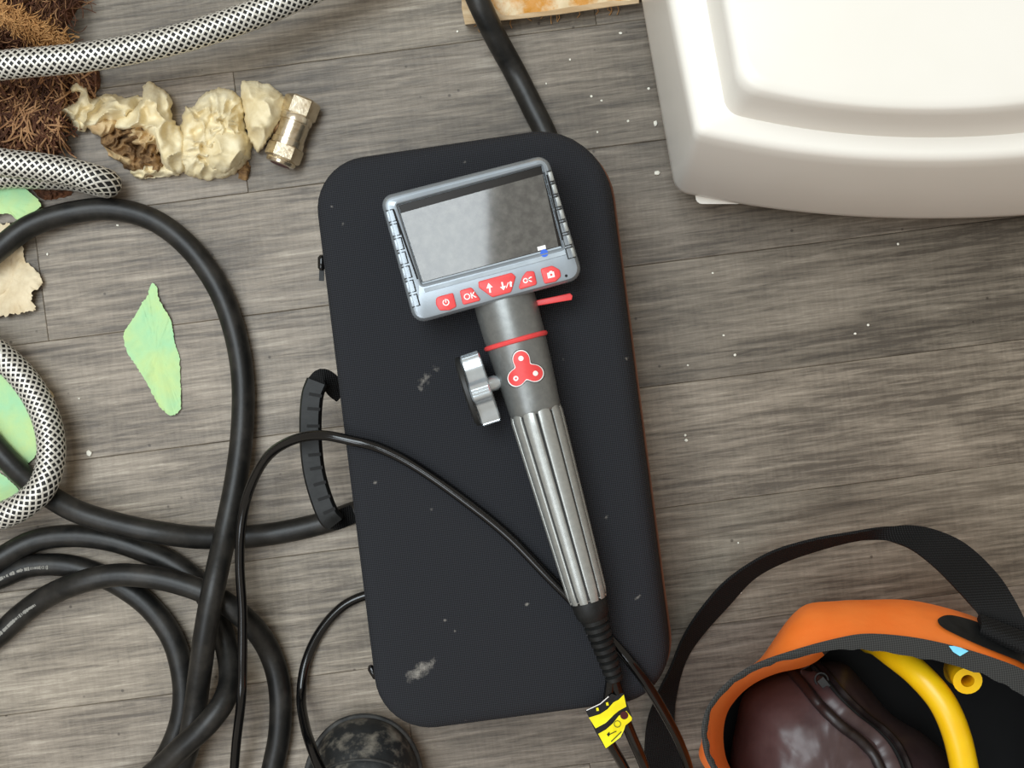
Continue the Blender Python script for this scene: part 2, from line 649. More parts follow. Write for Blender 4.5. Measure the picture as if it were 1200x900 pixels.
# end joints of each row, as pixel x at the row's middle, and tones left to right
joints = {-1: [-300, 420, 1240], 0: [-120, 690, 1400], 1: [-420, 282, 1010], 2: [48, 760 - 160, 1330], 3: [-230, 560, 1500],
          4: [-380, 520, 1420], 5: [-60, 620, 1340], 6: [-300, 480, 1300], 7: [-500, 700, 1500]}
tones = {-1: [.95, .80, .86, .9], 0: [.98, .86, .80, .8], 1: [.84, 0.90, .76, .8], 2: [.80, 1.0, .72, .8], 3: [1.08, 1.06, .72, .8],  # right plank in front of the white box darkened as painted shadow
         4: [1.02, 1.08, 0.98, .9], 5: [1.06, 1.12, .82, .9], 6: [1.08, 1.12, .78, .85], 7: [1.0, .95, .80, .9]}
for k in range(-9, 16):
    vm = v0 - ROW * (k + 0.5)
    if k in joints:
        us = []
        for x in joints[k]:
            us.append(((x - 600) * S - vm * -st) / ct)
        tl = tones[k]
    else:
        a = -0.9 + random.random() * 0.5
        us = [a, a + 0.62, a + 1.24]
        tl = [random.uniform(0.82, 1.05) for _ in range(4)]
    us = [-1.15] + us + [1.15]
    for i in range(len(us) - 1):
        if us[i + 1] - us[i] > 0.02:
            t = tl[min(i, len(tl) - 1)]
            plank(us[i], us[i + 1], k, (t, t * random.uniform(0.985, 1.0), t * random.uniform(0.96, 1.0), 1))

# ------------------------------------------------------------------ white moulded plastic box, stepped, bowed front
wx = 1090


def unit_loop(z, left, corner, front, r, back=-560):
    """left: x at y=0 and at the corner; mirrored about wx; front sags to the middle"""
    (x0, xc, yc), (ym,) = (left[0], corner[0], corner[1]), (front,)
    half = []
    sl = (xc - x0) / yc
    for i in range(5):
        y = back + (yc - r - back) * i / 4.0
        half.append((x0 + sl * y, y))
    for i in range(1, 9):                                  # rounded corner by quadratic blend
        t = i / 9.0
        a, c = Vector((xc - sl * r, yc - r)), Vector((xc + r, fy(xc + r, xc, yc, ym)))
        m_ = Vector((xc, yc))
        q = a * (1 - t) ** 2 + m_ * 2 * t * (1 - t) + c * t * t
        half.append((q.x, q.y))
    for i in range(13):
        x = xc + r + (wx - xc - r) * i / 12.0
        half.append((x, fy(x, xc, yc, ym)))
    full = half + [(2 * wx - x, y) for x, y in reversed(half[:-1])]
    return [P(x, y, z) for x, y in full]


def fy(x, xc, yc, ym):
    t = (wx - x) / (wx - xc)
    return ym - (ym - yc) * abs(t) ** 2.1


unit = root('plastic_box', P(wx, 0, 0), 'large white moulded plastic box with a stepped top and bowed front', 'plastic box')
base_loops = [
    unit_loop(0.026, (757,), (797, 221), 249, 34),
    unit_loop(0.027, (754,), (793, 223), 253, 20),
    unit_loop(0.032, (752,), (791, 224), 256, 16),
    unit_loop(0.040, (753.5,), (793, 222), 254, 14),
    unit_loop(0.085, (767,), (803, 192), 225, 11),
    unit_loop(0.120, (779,), (812, 166), 198, 9),
    unit_loop(0.128, (783,), (814, 158), 190, 9),
    unit_loop(0.1315, (788,), (818, 153), 184, 10),
    unit_loop(0.1325, (795,), (824, 147), 177, 16),
    unit_loop(0.1325, (818,), (843, 138), 166, 16),
    unit_loop(0.1335, (826,), (850, 134), 162.5, 16),
]
add('base', *loft(base_loops), M['white'], unit, sharp=60)
top_loops = [
    unit_loop(0.1325, (826.5,), (850.5, 133), 162, 16),
    unit_loop(0.138, (829,), (853, 128), 157, 18),
    unit_loop(0.158, (842,), (862, 108), 136, 24),
    unit_loop(0.1635, (847,), (867, 101), 129, 26),
    unit_loop(0.1655, (852,), (872, 96), 124, 28),
    unit_loop(0.1662, (862,), (882, 86), 114, 28),
]
uc = sum(top_loops[-1], Vector()) / len(top_loops[-1])
for kk, zz0 in ((.7, .1668), (.3, .1672)):
    top_loops.append([Vector((uc.x + (p.x - uc.x) * kk, uc.y + (p.y - uc.y) * kk, zz0)) for p in top_loops[5]])
add('raised_lid', *loft(top_loops), M['white'], unit, sharp=60)
for a in ((815, 198, 872, 239), (1300, 200, 1368, 242), (812, -520, 880, -478), (1300, -520, 1368, -478)):
    x0, y0, x1, y1 = a
    add('foot', *prism(roundpoly([(x0, y0), (x1, y0), (x1, y1), (x0, y1)], 8, 4), 0.0, 0.0275), M['white'], unit)

# ------------------------------------------------------------------ wooden offcut with old glue
board = root('wood_offcut', P(645, -80, 0), 'rough wooden offcut smeared with orange glue, under the black hose end', 'wood')
bo = [(540, -170), (750, -170), (749, 4), (716, 8), (690, 12), (655, 17), (620, 21), (590, 24), (565, 27), (545, 29), (541, 10)]
add('board', *prism(bo, 0.0, 0.0145, 1.0), M['wood'], board, smooth=False)
random.seed(3)
gl = spline([(548, -165, 0), (744, -165, 0), (744, -4, 0), (715, 1, 0), (690, 5, 0), (668, 8, 0), (640, 13, 0), (618, 15, 0), (598, 18, 0), (585, 15, 0), (572, -10, 0), (565, -60, 0)], 6, True)
add('glue_layer', *dome([(p.x, p.y) for p in gl], lambda x, y, t: 0.0145 + (0.0022 + 0.0018 * fn(x, y, 0.06, 5)) * (1 - t ** 6), 0.0143, 14, (655, -60)), M['glue'], board)
sv = MB()
for i in range(16):
    x = random.choice([random.uniform(556, 566), random.uniform(545, 730)])
    y = 29 - (x - 545) * 0.122
    l = random.uniform(3, 12)
    sv.join(tube([P(x, y - 2, 0.006), P(x + random.uniform(-2, 2), y + l * 0.5, 0.003), P(x + random.uniform(-3, 3), y + l, 0.001)], 0.0003, 5))
add('splinters', sv.v, sv.f, M['tuft'], board, kind='stuff')

# ------------------------------------------------------------------ brown fibre clump, upper left
clump = root('fibre_clump', P(10, 80, 0), 'clump of brown coconut fibre and netting under the braided hose', 'fibre')


def mound(outl, h, seed, z0=0.0):
    o2 = spline([(x, y, 0) for x, y in outl], 8, True)
    return dome([(p.x + 2.5 * fn(p.x, p.y, 0.2, 1), p.y + 2.5 * fn(p.x, p.y, 0.2, 2)) for p in o2],
                lambda x, y, t: z0 + max(0.0006, h * (1 - t ** 2.2) * (0.75 + 0.5 * fn(x, y, 0.05, seed)) + 0.0025 * fn(x, y, 0.18, seed)), 0.0, 16)


add('fibre_mass', *mound([(-170, -60), (-60, -120), (60, -90), (100, -10), (82, 25), (62, 48), (45, 62), (10, 66), (-100, 70), (-180, 40)], 0.042, 4), M['brown'], clump)
add('net_mass', *mound([(-120, 60), (-20, 64), (60, 62), (108, 74), (118, 95), (100, 130), (76, 150), (72, 176), (50, 196), (10, 190), (-60, 200), (-140, 150)], 0.016, 9), M['brown'], clump)
add('loose_fluff', *mound([(38, 218), (55, 214), (78, 220), (84, 227), (66, 233), (46, 231)], 0.004, 12), M['brown'], clump)
random.seed(11)


def strands(n, gen, r):
    mb = MB()
    for _ in range(n):
        pts = gen()
        mb.join(tube(spline(pts, 3), r * random.uniform(0.7, 1.3), 4, caps=False))
    return mb


def topz(x, y):                # rough height of the mounds
    d = max(abs((x + 30) / 135.0), abs((y + 15) / 85.0))
    return 0.006 + (0.036 * max(0, 1 - d ** 2.2) if y < 66 else 0.012)


def g_mass():
    x, y = random.uniform(-150, 92), random.uniform(-100, 62)
    if x > 70 - y * 0.3 + 20: x -= 60
    a = random.uniform(0, 6.3)
    pts = []
    for i in range(4):
        z = topz(x, y) + random.uniform(-0.001, 0.004)
        pts.append(P(x, y, z))
        x += 9 * math.cos(a); y += 9 * math.sin(a); a += random.uniform(-1, 1)
    return pts


def g_net():
    x, y = random.uniform(-60, 100), random.uniform(66, 165)
    if x > 70 and y > 120: x -= 50
    a = random.choice([1.2, 1.57, 1.9, 2.3, 0.7, -0.5]) + random.uniform(-0.35, 0.35)
    pts = []
    for i in range(4):
        pts.append(P(x, y, random.uniform(0.013, 0.021) if x < 75 else random.uniform(0.004, 0.010)))
        x += 12 * math.cos(a); y += 12 * math.sin(a); a += random.uniform(-0.5, 0.5)
        x = min(x, 112)
    return pts


def g_tuft():
    t = random.random()
    x, y = -10 + 78 * t + random.uniform(-10, 10), 8 + 40 * t + random.uniform(-9, 9)
    pts = []
    a = random.uniform(-0.4, 1.4)
    for i in range(4):
        pts.append(P(x, y, topz(x, y) + random.uniform(0.002, 0.007)))
        x += 6 * math.cos(a); y += 6 * math.sin(a); a += random.uniform(-1, 1)
    return pts


for nm, n, g, r, mm in (('dark_fibres', 1500, g_mass, 0.00028, 'fibred'), ('light_fibres', 700, g_mass, 0.00024, 'fibre'), ('net_threads', 330, g_net, 0.00048, 'fibre'),
                        ('dark_threads', 420, g_net, 0.00045, 'fibred'), ('golden_tuft', 420, g_tuft, 0.0003, 'tuft')):
    q = strands(n, g, r)
    add(nm, q.v, q.f, M[mm], clump, kind='stuff')

# ------------------------------------------------------------------ steel braided hose (one length, looping out of the frame)
def pz(l, n=8):
    return spline([P(*p) for p in l], n)


braid_path = pz([(520, -90, .03), (440, -45, .036), (356, -8, .040), (290, 20, .044), (200, 48, .050), (100, 67, .054), (0, 77, .055), (-70, 90, .05), (-110, 130, .045), (-70, 175, .042), (0, 190, .038),
                 (50, 196, .034), (92, 204, .029), (117, 211, .0250), (126, 215, .0190), (118, 215, .0120), (88, 208, .0095), (50, 206, .0095), (0, 206, .0095), (-60, 225, .0095), (-112, 290, .014), (-88, 368, .027), (-30, 396, .024),
                 (10, 425, .019), (38, 458, .018), (56, 497, .020), (60, 535, .024), (50, 570, .029), (26, 593, .030), (-5, 606, .028), (-60, 612, .02), (-130, 590, .012), (-200, 540, .0095)], 10)
hose = root('braided_hose', P(-60, 250, 0), 'steel wire braided hose looping over the brown fibre clump', 'hose')
RB = 0.0084
add('core', *tube(braid_path, RB - 0.0006, 18), M['braidcore'], hose)


def braid(path, R, count, pitch, hw):
    T, N, B = frames(path)
    acc = [0.0]
    for i in range(1, len(path)):
        acc.append(acc[-1] + (path[i] - path[i - 1]).length)
    tot = acc[-1]
    step = 0.0016
    m = int(tot / step)
    idx = 0
    fr = []
    for j in range(m + 1):
        s = tot * j / m
        while idx < len(path) - 2 and acc[idx + 1] < s: idx += 1
        t = (s - acc[idx]) / max(1e-9, acc[idx + 1] - acc[idx])
        fr.append((s, path[idx].lerp(path[idx + 1], t), N[idx].lerp(N[idx + 1], t).normalized(), B[idx].lerp(B[idx + 1], t).normalized(), T[idx].lerp(T[idx + 1], t).normalized()))
    mb = MB()
    for sg in (1, -1):
        for c in range(count):
            v, f = [], []
            for (s, p, n_, b_, t_) in fr:
                th = sg * 2 * math.pi * s / pitch + 2 * math.pi * c / count
                rad = n_ * math.cos(th) + b_ * math.sin(th)
                tan = (b_ * math.cos(th) - n_ * math.sin(th)) * sg
                al = math.atan2(2 * math.pi * R / pitch, 1)
                side = tan * math.cos(al) - t_ * math.sin(al)
                lift = 0.00018 * math.sin(count * 2 * math.pi * s / pitch + (0 if sg > 0 else math.pi))
                q = p + rad * (R + lift)
                v += [q - side * hw, q + rad * 0.00022, q + side * hw]
            for i in range(len(fr) - 1):
                a = i * 3
                f += [[a, a + 1, a + 4, a + 3], [a + 1, a + 2, a + 5, a + 4]]
            mb.join((v, f))
    return mb


bb = braid(braid_path, RB, 11, 0.048, 0.00062)
add('braid_wires', bb.v, bb.f, M['wire'], hose, kind='stuff')

# ------------------------------------------------------------------ black rubber hose, one long coil that runs under the case
a0 = [(500, -170, .012), (535, -60, .030), (560, 0, .031), (580, 42, .020), (603, 84, .0075), (625, 128, .007), (642, 165, .007), (655, 230, .007), (640, 330, .007), (590, 440, .007), (520, 530, .007), (460, 580, .007),
      (400, 606, .007), (345, 621, .007), (290, 629, .008), (235, 630, .014), (180, 623, .0205), (130, 612, .0205), (85, 597, .019), (45, 572, .012), (10, 540, .007), (-40, 480, .007), (-75, 400, .007), (-50, 335, .010), (0, 291, .014), (35, 265, .012),
      (80, 250, .008), (130, 245, .007), (180, 258, .007), (222, 290, .007), (255, 336, .007), (274, 385, .007), (284, 440, .008), (284, 500, .010), (277, 560, .016), (264, 625, .024), (250, 690, .037), (241, 740, .036), (234, 790, .029),
      (228, 835, .0215), (219, 880, .0205), (190, 950, .008), (110, 1030, .007), (-20, 1030, .007), (-100, 960, .007), (-110, 850, .007), (-60, 790, .007), (0, 743, .007), (25, 720, .008), (55, 699, .013), (95, 682, .021), (135, 674, .022), (175, 676, .022),
      (205, 682, .022), (240, 694, .022), (270, 711, .022), (297, 735, .016), (315, 762, .009), (326, 795, .007), (329, 835, .007), (324, 880, .007), (300, 960, .007), (220, 1060, .021), (60, 1100, .021), (-110, 1050, .021), (-180, 900, .021), (-140, 760, .015), (-60, 700, .008), (0, 677, .007),
      (33, 664, .007), (73, 662, .007), (110, 671, .007), (145, 688, .007), (177, 713, .007), (202, 748, .007), (214, 790, .007), (215, 828, .007), (205, 866, .007), (183, 905, .007), (120, 980, .021), (20, 990, .021), (-60, 930, .03), (-70, 830, .03), (-60, 730, .022), (-25, 674, .018), (0, 655, .012), (40, 634, .008), (85, 628, .007), (130, 633, .007),
      (170, 646, .007), (205, 662, .007), (232, 684, .0075), (252, 718, .008), (265, 757, .012), (270, 793, .022), (262, 822, .032), (243, 848, .037), (215, 874, .036), (185, 902, .03), (140, 935, .024), (80, 960, .021)]
rub = add('rubber_hose', *tube(pz(a0, 7), pr(13.3, 0.01), 18), M['rubber'], label='thick matt black rubber hose coiled on the planks and running under the case', cat='hose')

random.seed(5)
hp_ = pz(a0, 7)
Tn, _, _ = frames(hp_)
for (x0, x1, y0, y1) in ((4, 58, 655, 690), (2, 46, 700, 750)):
    mb = MB()
    for i, p in enumerate(hp_[:-1]):
        px = 600 + p.x / (S * (HC - p.z) / HC); py = 450 - p.y / (S * (HC - p.z) / HC)
        if x0 < px < x1 and y0 < py < y1:
            q2 = hp_[i + 1]
            for k in range(5):
                if random.random() < .3: continue
                c = p.lerp(q2, k / 5.0) + Vector((0, 0, pr(13.3, .01) - .0001))
                t = Tn[i].normalized(); sd = Vector((-t.y, t.x, 0)).normalized()
                mb.join(box(c - sd * .0008, t * random.uniform(.0002, .0006), sd * random.uniform(.0006, .0012), Vector((0, 0, .00025))))
    if mb.v:
        add('printed_lettering', mb.v, mb.f, M['hoseprint'], rub, smooth=False)

# ------------------------------------------------------------------ black fabric carry case
ZB = 0.0145                    # rests on the hose that runs beneath it
quad = [(360, 189), (705, 138), (793, 820), (443, 866)]
rad = [64, 84, 66, 68]


def case_loop(z, ins, dx=0.0, ref=0.085):
    o = roundpoly(quad, rad, 10)
    o = inset(o, ins)
    return [P(x, y, ref) * 1.0 + Vector((dx, 0, z - ref)) for x, y in o]


def shrink(lp, k, z):
    c = sum(lp, Vector()) / len(lp)
    return [Vector((c.x + (p.x - c.x) * k, c.y + (p.y - c.y) * k, z)) for p in lp]


case = root('carry_case', P(580, 500, ZB), 'black woven fabric hard carry case with side handle, lying beneath the inspection camera', 'case')
org_top = Vector((0, 0, 0))
low = [case_loop(ZB, 22), case_loop(ZB + .002, 12), case_loop(ZB + .008, 5, .001), case_loop(ZB + .022, 1, .002), case_loop(0.050, -1, .003)]
upl = [case_loop(0.0535, -1, .003), case_loop(0.062, 0, .0025), case_loop(0.074, 1.0, .0015), case_loop(0.081, 2.6, .0005), case_loop(0.0855, 6), case_loop(0.0882, 12), case_loop(0.0896, 22), shrink(case_loop(0.0896, 22), .80, 0.0902), shrink(case_loop(0.0896, 22), .4, 0.0905)]
vv, ff = loft(upl)
lo_ = Vector((min(v.x for v in vv), min(v.y for v in vv), 0)); hi_ = Vector((max(v.x for v in vv), max(v.y for v in vv), 0))
cc = (lo_ + hi_) / 2


def spot(px, py, ra, rb, ang, s):
    q = P(px, py, 0.0905) - cc
    return (q.x, q.y, pr(ra, .09), pr(rb, .09), ang, s)


spots = [spot(497, 447, 26, 13, 1.0, .48), spot(510, 432, 10, 8, 0, .5), spot(492, 786, 38, 15, .55, .62), spot(735, 420, 8, 5, 0, .5), spot(440, 566, 6, 5, 0, .55), spot(673, 852 - 250, 7, 4, 1, .4), spot(748, 700, 9, 4, .5, .6),
         spot(618, 708, 6, 4, 0.6, .6), spot(690, 745, 9, 8, 0, .38), spot(402, 262, 7, 5, 0, .42), spot(545, 190, 8, 5, 0, .4), spot(710, 606, 8, 12, 0, .36), spot(521, 727, 5, 4, 0, .55), spot(533, 740, 4, 4, 0, .5), spot(660, 420, 5, 6, 0, .4), spot(505, 597, 6, 5, 0, .45), spot(388, 242, 5, 4, 0, .5), spot(545, 846, 8, 4, 0, .4)]
M['shell'] = fabric_mat('black_case_fabric', (12, 13, 15), (52, 54, 60), 0.0015, spots, 0.85)
M['shell2'] = fabric_mat('black_case_side_fabric', (10, 11, 13), (30, 31, 35), 0.0019, (), 0.8)
add('upper_shell', vv, ff, M['shell'], case, sharp=70)
add('lower_shell', *loft(low), M['shell2'], case, sharp=70)
add('zipper_tape', *loft([case_loop(0.0498, 0.5, .003), case_loop(0.0498, -1.4, .003), case_loop(0.0537, -1.4, .003), case_loop(0.0537, 0.5, .003)]), M['black'], case)


def closed_tube(loop, r, seg=8):
    n = len(loop)
    v, f = [], []
    for i in range(n):
        t = (loop[(i + 1) % n] - loop[i - 1]).normalized()
        nn = Vector((0, 0, 1)); b = t.cross(nn)
        for k in range(seg):
            a = 2 * math.pi * k / seg
            v.append(loop[i] + (nn * math.cos(a) + b * math.sin(a)) * r)
    for i in range(n):
        for k in range(seg):
            a, b = i * seg + k, i * seg + (k + 1) % seg
            c, d = ((i + 1) % n) * seg + (k + 1) % seg, ((i + 1) % n) * seg + k
            f.append([a, b, c, d])
    return v, f


add('edge_piping', *closed_tube(case_loop(0.0560, -1.6, .0034), 0.0006), M['copper'], case)
add('edge_piping', *closed_tube(case_loop(0.0475, -1.6, .0034), 0.0006), M['copper'], case)
# zip pulls on the left side
for (px, py, ang) in ((377, 308, 1.6), (438, 788, 1.05)):
    c = P(px, py, 0.058)
    d = Vector((math.cos(ang), -math.sin(ang), 0)); d2 = Vector((d.y, -d.x, 0))
    zp = add('zip_pull', *tube([c - d * .0045 + Vector((0, 0, .0005)), c - d * .003, c + d * .003, c + d * .0045], [.0012, .0024, .0022, .001], 10), M['gloss'], case)
    add('zip_tab', *box(c + d * .007 + Vector((0, 0, -.001)), d * .0035, d2 * .0014, Vector((0, 0, .0007))), M['softblack'], zp, smooth=False)
# moulded handle on the left side
hz = 0.056
hp = [(391, 449, .052), (381, 443, .058), (372, 447, .062), (366.5, 462, .062), (364, 490, .062), (364.5, 520, .062), (368, 552, .062), (376, 582, .062), (385, 604, .062), (392, 612, .060), (404, 609, .053), (414, 604, .050)]
ctr = spline([P(*p) for p in hp], 8)


def ribbon_solid(path, w, th, up=Vector((0, 0, 1)), w_end=None):
    n = len(path)
    loops = []
    for i, p in enumerate(path):
        t = (path[min(i + 1, n - 1)] - path[max(i - 1, 0)]).normalized()
        s = t.cross(up).normalized()
        u = s.cross(t).normalized()
        wi = w[i] if isinstance(w, list) else w
        loops.append([p - s * wi - u * th * .5, p - s * wi + u * th * .5, p - s * wi * .8 + u * th, p + s * wi * .8 + u * th, p + s * wi + u * th * .5, p + s * wi - u * th * .5, p + s * wi * .8 - u * th, p - s * wi * .8 - u * th])
    return loft(loops)


grip = [p for p in spline([P(*p) for p in hp[2:10]], 10)]
hw = pr(12.5, hz)
hd = add('handle', *ribbon_solid(grip, hw, 0.0035), M['softblack'], case)
for (py, px) in ((463, 371), (481, 368.5), (499, 367), (516, 366.5), (533.5, 367.5), (551, 370.5), (569, 375), (585.5, 381), (601, 388)):
    c = P(px + 4, py - 1, 0.062)
    # direction along the handle at that height
    i = min(range(len(grip)), key=lambda j: abs(grip[j].y - c.y))
    t = (grip[min(i + 1, len(grip) - 1)] - grip[max(i - 1, 0)]).normalized()
    s = Vector((-t.y, t.x, 0))
    cen = Vector((grip[i].x, grip[i].y, grip[i].z + 0.0036)) + Vector((abs(s.x), s.y * (1 if s.x > 0 else -1), 0)) * pr(4.5, .062)
    add('slot', *box(cen, s * pr(7.5, .062), t * 0.0009, Vector((0, 0, 0.0002))), M['black'], hd, smooth=False)
for seq in (((401, 462, .046), (393, 456, .050), (386, 447, .057), (377, 443, .061), (370, 450, .062)), ((414, 602, .046), (404, 606, .050), (394, 610, .057), (387, 606, .061))):
    add('webbing_loop', *ribbon_solid(spline([P(*p) for p in seq], 5), pr(11, .055), 0.0011), M['webbing'], case)

# ------------------------------------------------------------------ inspection camera lying on the case
bs = root('inspection_camera', P(600, 440, 0.0905), 'grey handheld inspection camera with red buttons and blank screen on the case', 'inspection camera')
TZ = 0.130                     # face of the monitor
tq = [(445, 231), (641, 181), (684, 326), (486, 380)]
mon = []
for z, i_ in ((0.100, 9), (0.103, 3), (0.108, 0.6), (0.122, 0), (0.127, 1.4), (0.1295, 3.6), (TZ, 6.5)):
    mon.append([P(x, y, z) for x, y in inset(roundpoly(tq, [13, 15, 16, 15], 6), i_)])
sq = [(462.5, 238.5), (636.5, 190.5), (662.5, 291.5), (493, 336)]
for z, i_, r in ((TZ, -1.5, 5), (TZ + .0006, 0.5, 4), (TZ - .0004, 2.2, 3.5), (TZ - .0022, 3.0, 3)):
    mon.append([P(x, y, z) for x, y in inset(roundpoly(sq, r, 6), i_)])
body = add('monitor_body', *loft(mon), M['silver'], bs, sharp=35)
glq = inset(roundpoly(sq, 3.5, 6), 3.2)
add('border_reflection', *prism(glq, TZ - .0024, TZ - .0018), M['glassdark'], bs, smooth=False)  # wider at the top, where the dark strip paints in a reflection
disp = [(469.5, 250), (636, 204), (654.5, 288.5), (495.5, 330.5)]
add('display', *prism(disp, TZ - .0020, TZ - .0014), M['glass'], bs, smooth=False)
# inset black line left and right of the screen
for a, b in (((461, 246), (489.5, 327)), ((641, 205), (659.5, 281.5))):
    add('frame_groove', *tube([P(*a, TZ + .0002), P(*b, TZ + .0002)], 0.00055, 6), M['black'], bs)
# ribbed edge grips
def lerp2(a, b, t): return (a[0] + (b[0] - a[0]) * t, a[1] + (b[1] - a[1]) * t)
for side, n in (('l', 7), ('r', 7)):
    A, B = ((452.5, 246), (484.5, 362)) if side == 'l' else ((645, 199), (674.5, 303))
    ux = 1 if side == 'l' else -1
    for i in range(n):
        t0, t1 = (i + .08) / n, (i + .88) / n
        p, q = lerp2(A, B, t0), lerp2(A, B, t1)
        w = 9.0
        ox, oy = ux * w * 0.965, -ux * w * 0.26
        e = -1.2
        poly = [(p[0] + ux * e, p[1] - ux * e * .26), (p[0] + ox, p[1] + oy), (q[0] + ox, q[1] + oy), (q[0] + ux * e, q[1] - ux * e * .26)]
        add('grip_rib', *prism(roundpoly(poly, 1.8, 3), 0.1225, TZ - 0.0003, 1.2), M['silver'] if side == 'l' else M['gunmetal'], body)
        zr = TZ + .0001
        k_ = .92
        path = [P(p[0] - ux * .6, p[1] + ux * .2, TZ - .0008), P(p[0] + ox * k_, p[1] + oy * k_, zr), P(q[0] + ox * k_, q[1] + oy * k_, zr), P(q[0] - ux * .6, q[1] + ux * .2, TZ - .0008)]
        add('rib_gap', *tube(path, 0.00042, 6), M['gripdark'], body)
# lower lip: ledge below the screen, its glossy reflection painted in as a pale tone
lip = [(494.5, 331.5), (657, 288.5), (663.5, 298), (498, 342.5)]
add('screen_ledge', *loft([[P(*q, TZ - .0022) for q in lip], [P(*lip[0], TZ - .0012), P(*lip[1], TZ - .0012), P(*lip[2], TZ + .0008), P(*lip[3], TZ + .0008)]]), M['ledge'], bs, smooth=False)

KZ = TZ + 0.0009


def key(poly, r, nm='button'):
    return add(nm, *prism(roundpoly(poly, r, 5), TZ - .0005, KZ, 1.2), M['red'], bs)


def flat(poly, parent, m='print', dz=0.00025, nm='icon'):
    return add(nm, *prism(poly, KZ - .0002, KZ + dz), M[m], parent, smooth=False)


def bar(a, b, w):
    d = Vector((b[0] - a[0], b[1] - a[1])); d.normalize()
    n = Vector((-d.y, d.x)) * w * .5
    return [(a[0] + n.x, a[1] + n.y), (b[0] + n.x, b[1] + n.y), (b[0] - n.x, b[1] - n.y), (a[0] - n.x, a[1] - n.y)]


def arc(c, r, w, a0_, a1_, n=16):
    o = [(c[0] + (r + w / 2) * math.cos(a0_ + (a1_ - a0_) * i / n), c[1] - (r + w / 2) * math.sin(a0_ + (a1_ - a0_) * i / n)) for i in range(n + 1)]
    i_ = [(c[0] + (r - w / 2) * math.cos(a0_ + (a1_ - a0_) * i / n), c[1] - (r - w / 2) * math.sin(a0_ + (a1_ - a0_) * i / n)) for i in range(n + 1)]
    return o + i_[::-1]


def disc(c, r, n=16): return [(c[0] + r * math.cos(2 * math.pi * i / n), c[1] + r * math.sin(2 * math.pi * i / n)) for i in range(n)]


# power
k1 = key([(510.5, 348.5), (531, 343), (535, 359.5), (527, 363.5), (515, 364), (511, 357)], [5, 2, 2.5, 1, 4, 2])
pc = (522.6, 354.3)
flat(arc(pc, 3.4, 1.2, math.radians(130), math.radians(440)), k1)
flat(bar((521.9, 350.2), (522.6, 354.6), 1.2), k1)
# OK
k2 = key([(538.5, 340.5), (552.5, 336.5), (564, 352), (542.5, 357.5)], [2.5, 4, 2, 2.5])


def text_mesh(s, px, py, h_px, ang, z, parent, m):
    cu = bpy.data.curves.new('txt', 'FONT')
    cu.body = s
    cu.size = 1.0
    cu.extrude = 0.0
    cu.align_x = 'CENTER'; cu.align_y = 'CENTER'
    cu.offset = 0.012
    tob = bpy.data.objects.new('txt', cu)
    COL.objects.link(tob)
    dg = bpy.context.evaluated_depsgraph_get()
    me = tob.evaluated_get(dg).to_mesh()
    k = pr(h_px, z) / 0.70
    R = Matrix.Rotation(ang, 3, 'Z')
    c = P(px, py, z)
    v = [c + R @ (Vector(q.co) * k) for q in me.vertices]
    f = [list(q.vertices) for q in me.polygons]
    tob.evaluated_get(dg).to_mesh_clear()
    bpy.data.objects.remove(tob, do_unlink=True)
    return add('lettering', v, f, M[m], parent, smooth=False)


text_mesh('OK', 550.6, 347.2, 7.0, math.radians(14.5), KZ + .00025, k2, 'print')
# double arrow key
k3 = key([(560.5, 330), (599.5, 319.5), (604.5, 324), (599, 342.5), (577, 348.5), (561, 337)], [2, 3, 2.5, 4, 4, 2])
flat(bar((574.6, 343), (573.4, 335), 2.0), k3)
flat([(572.3, 331.5), (577.4, 336.4), (570.0, 338.2)], k3, dz=.00035)
flat(bar((588.2, 330.5), (589.4, 336), 2.0), k3)
flat([(590.3, 340.2), (585.9, 336.4), (593.0, 334.6)], k3, dz=.00035)
flat(bar((595.6, 331), (593.4, 337.5), 1.0), k3)
flat(disc((598.4, 331.3), 1.7, 10), k3)
flat(bar((598.2, 331), (598.8, 336), 2.2), k3, dz=.00035)
# playback key
k4 = key([(612, 324.5), (617, 318), (626, 317.5), (629.5, 333.5), (609, 339.5), (608, 336)], [3, 3, 3, 3, 2, 1])
flat(arc((615.8, 328.8), 2.4, 1.3, 0, 2 * math.pi - .01), k4)
flat(arc((622.4, 327.2), 2.4, 1.3, 1.2, 2 * math.pi - 1.2), k4)
flat(bar((618, 328.2), (620.8, 327.5), 1.2), k4)
# camera key
k5 = key([(633, 315), (647, 311.3), (656, 316), (657.5, 324), (651, 330), (638, 332.8)], [2.5, 3, 5, 4, 3, 2.5])
icb = [(641, 320), (643.4, 319.3), (644, 317.8), (646.6, 317.2), (647.2, 318.4), (649, 318), (650.3, 324.4), (642.2, 326.4)]
flat(icb, k5)
flat(disc((646, 322), 1.5, 10), k5, 'red', .0004)
add('microphone_hole', *prism(disc((663.6, 323.2), 1.7), TZ - .0001, TZ + .00012), M['black'], bs, smooth=False)
add('status_sticker', *prism(disc((637.8, 296.6), 4.6), TZ - .0012, TZ + .0003), M['blue'], bs, smooth=False)
add('status_print', *prism([(629.5, 289.5), (639, 287), (640, 291.5), (630.5, 294)], TZ - .0016, TZ - .0012), M['print'], bs, smooth=False)
# red port cover sticking out below the monitor
pcv = [(628, 352), (668, 343.6), (671, 346.5), (670, 351.5), (655, 354), (629.5, 358.5)]
add('port_cover', *prism(roundpoly(pcv, 1.2, 3), 0.108, 0.113, 1.0), M['red'], bs)

# ---- handle: neck, ring, keypad, knob, fluted grip, boot
AX0, AX1 = P(594, 362, 0.1100), P(689.5, 703, 0.1075)
D = (AX1 - AX0).normalized()
W = D.cross(Vector((0, 0, 1))).normalized()       # sideways
U = W.cross(D).normalized()                       # up
Ln = (AX1 - AX0).length


def at(s): return AX0 + D * s


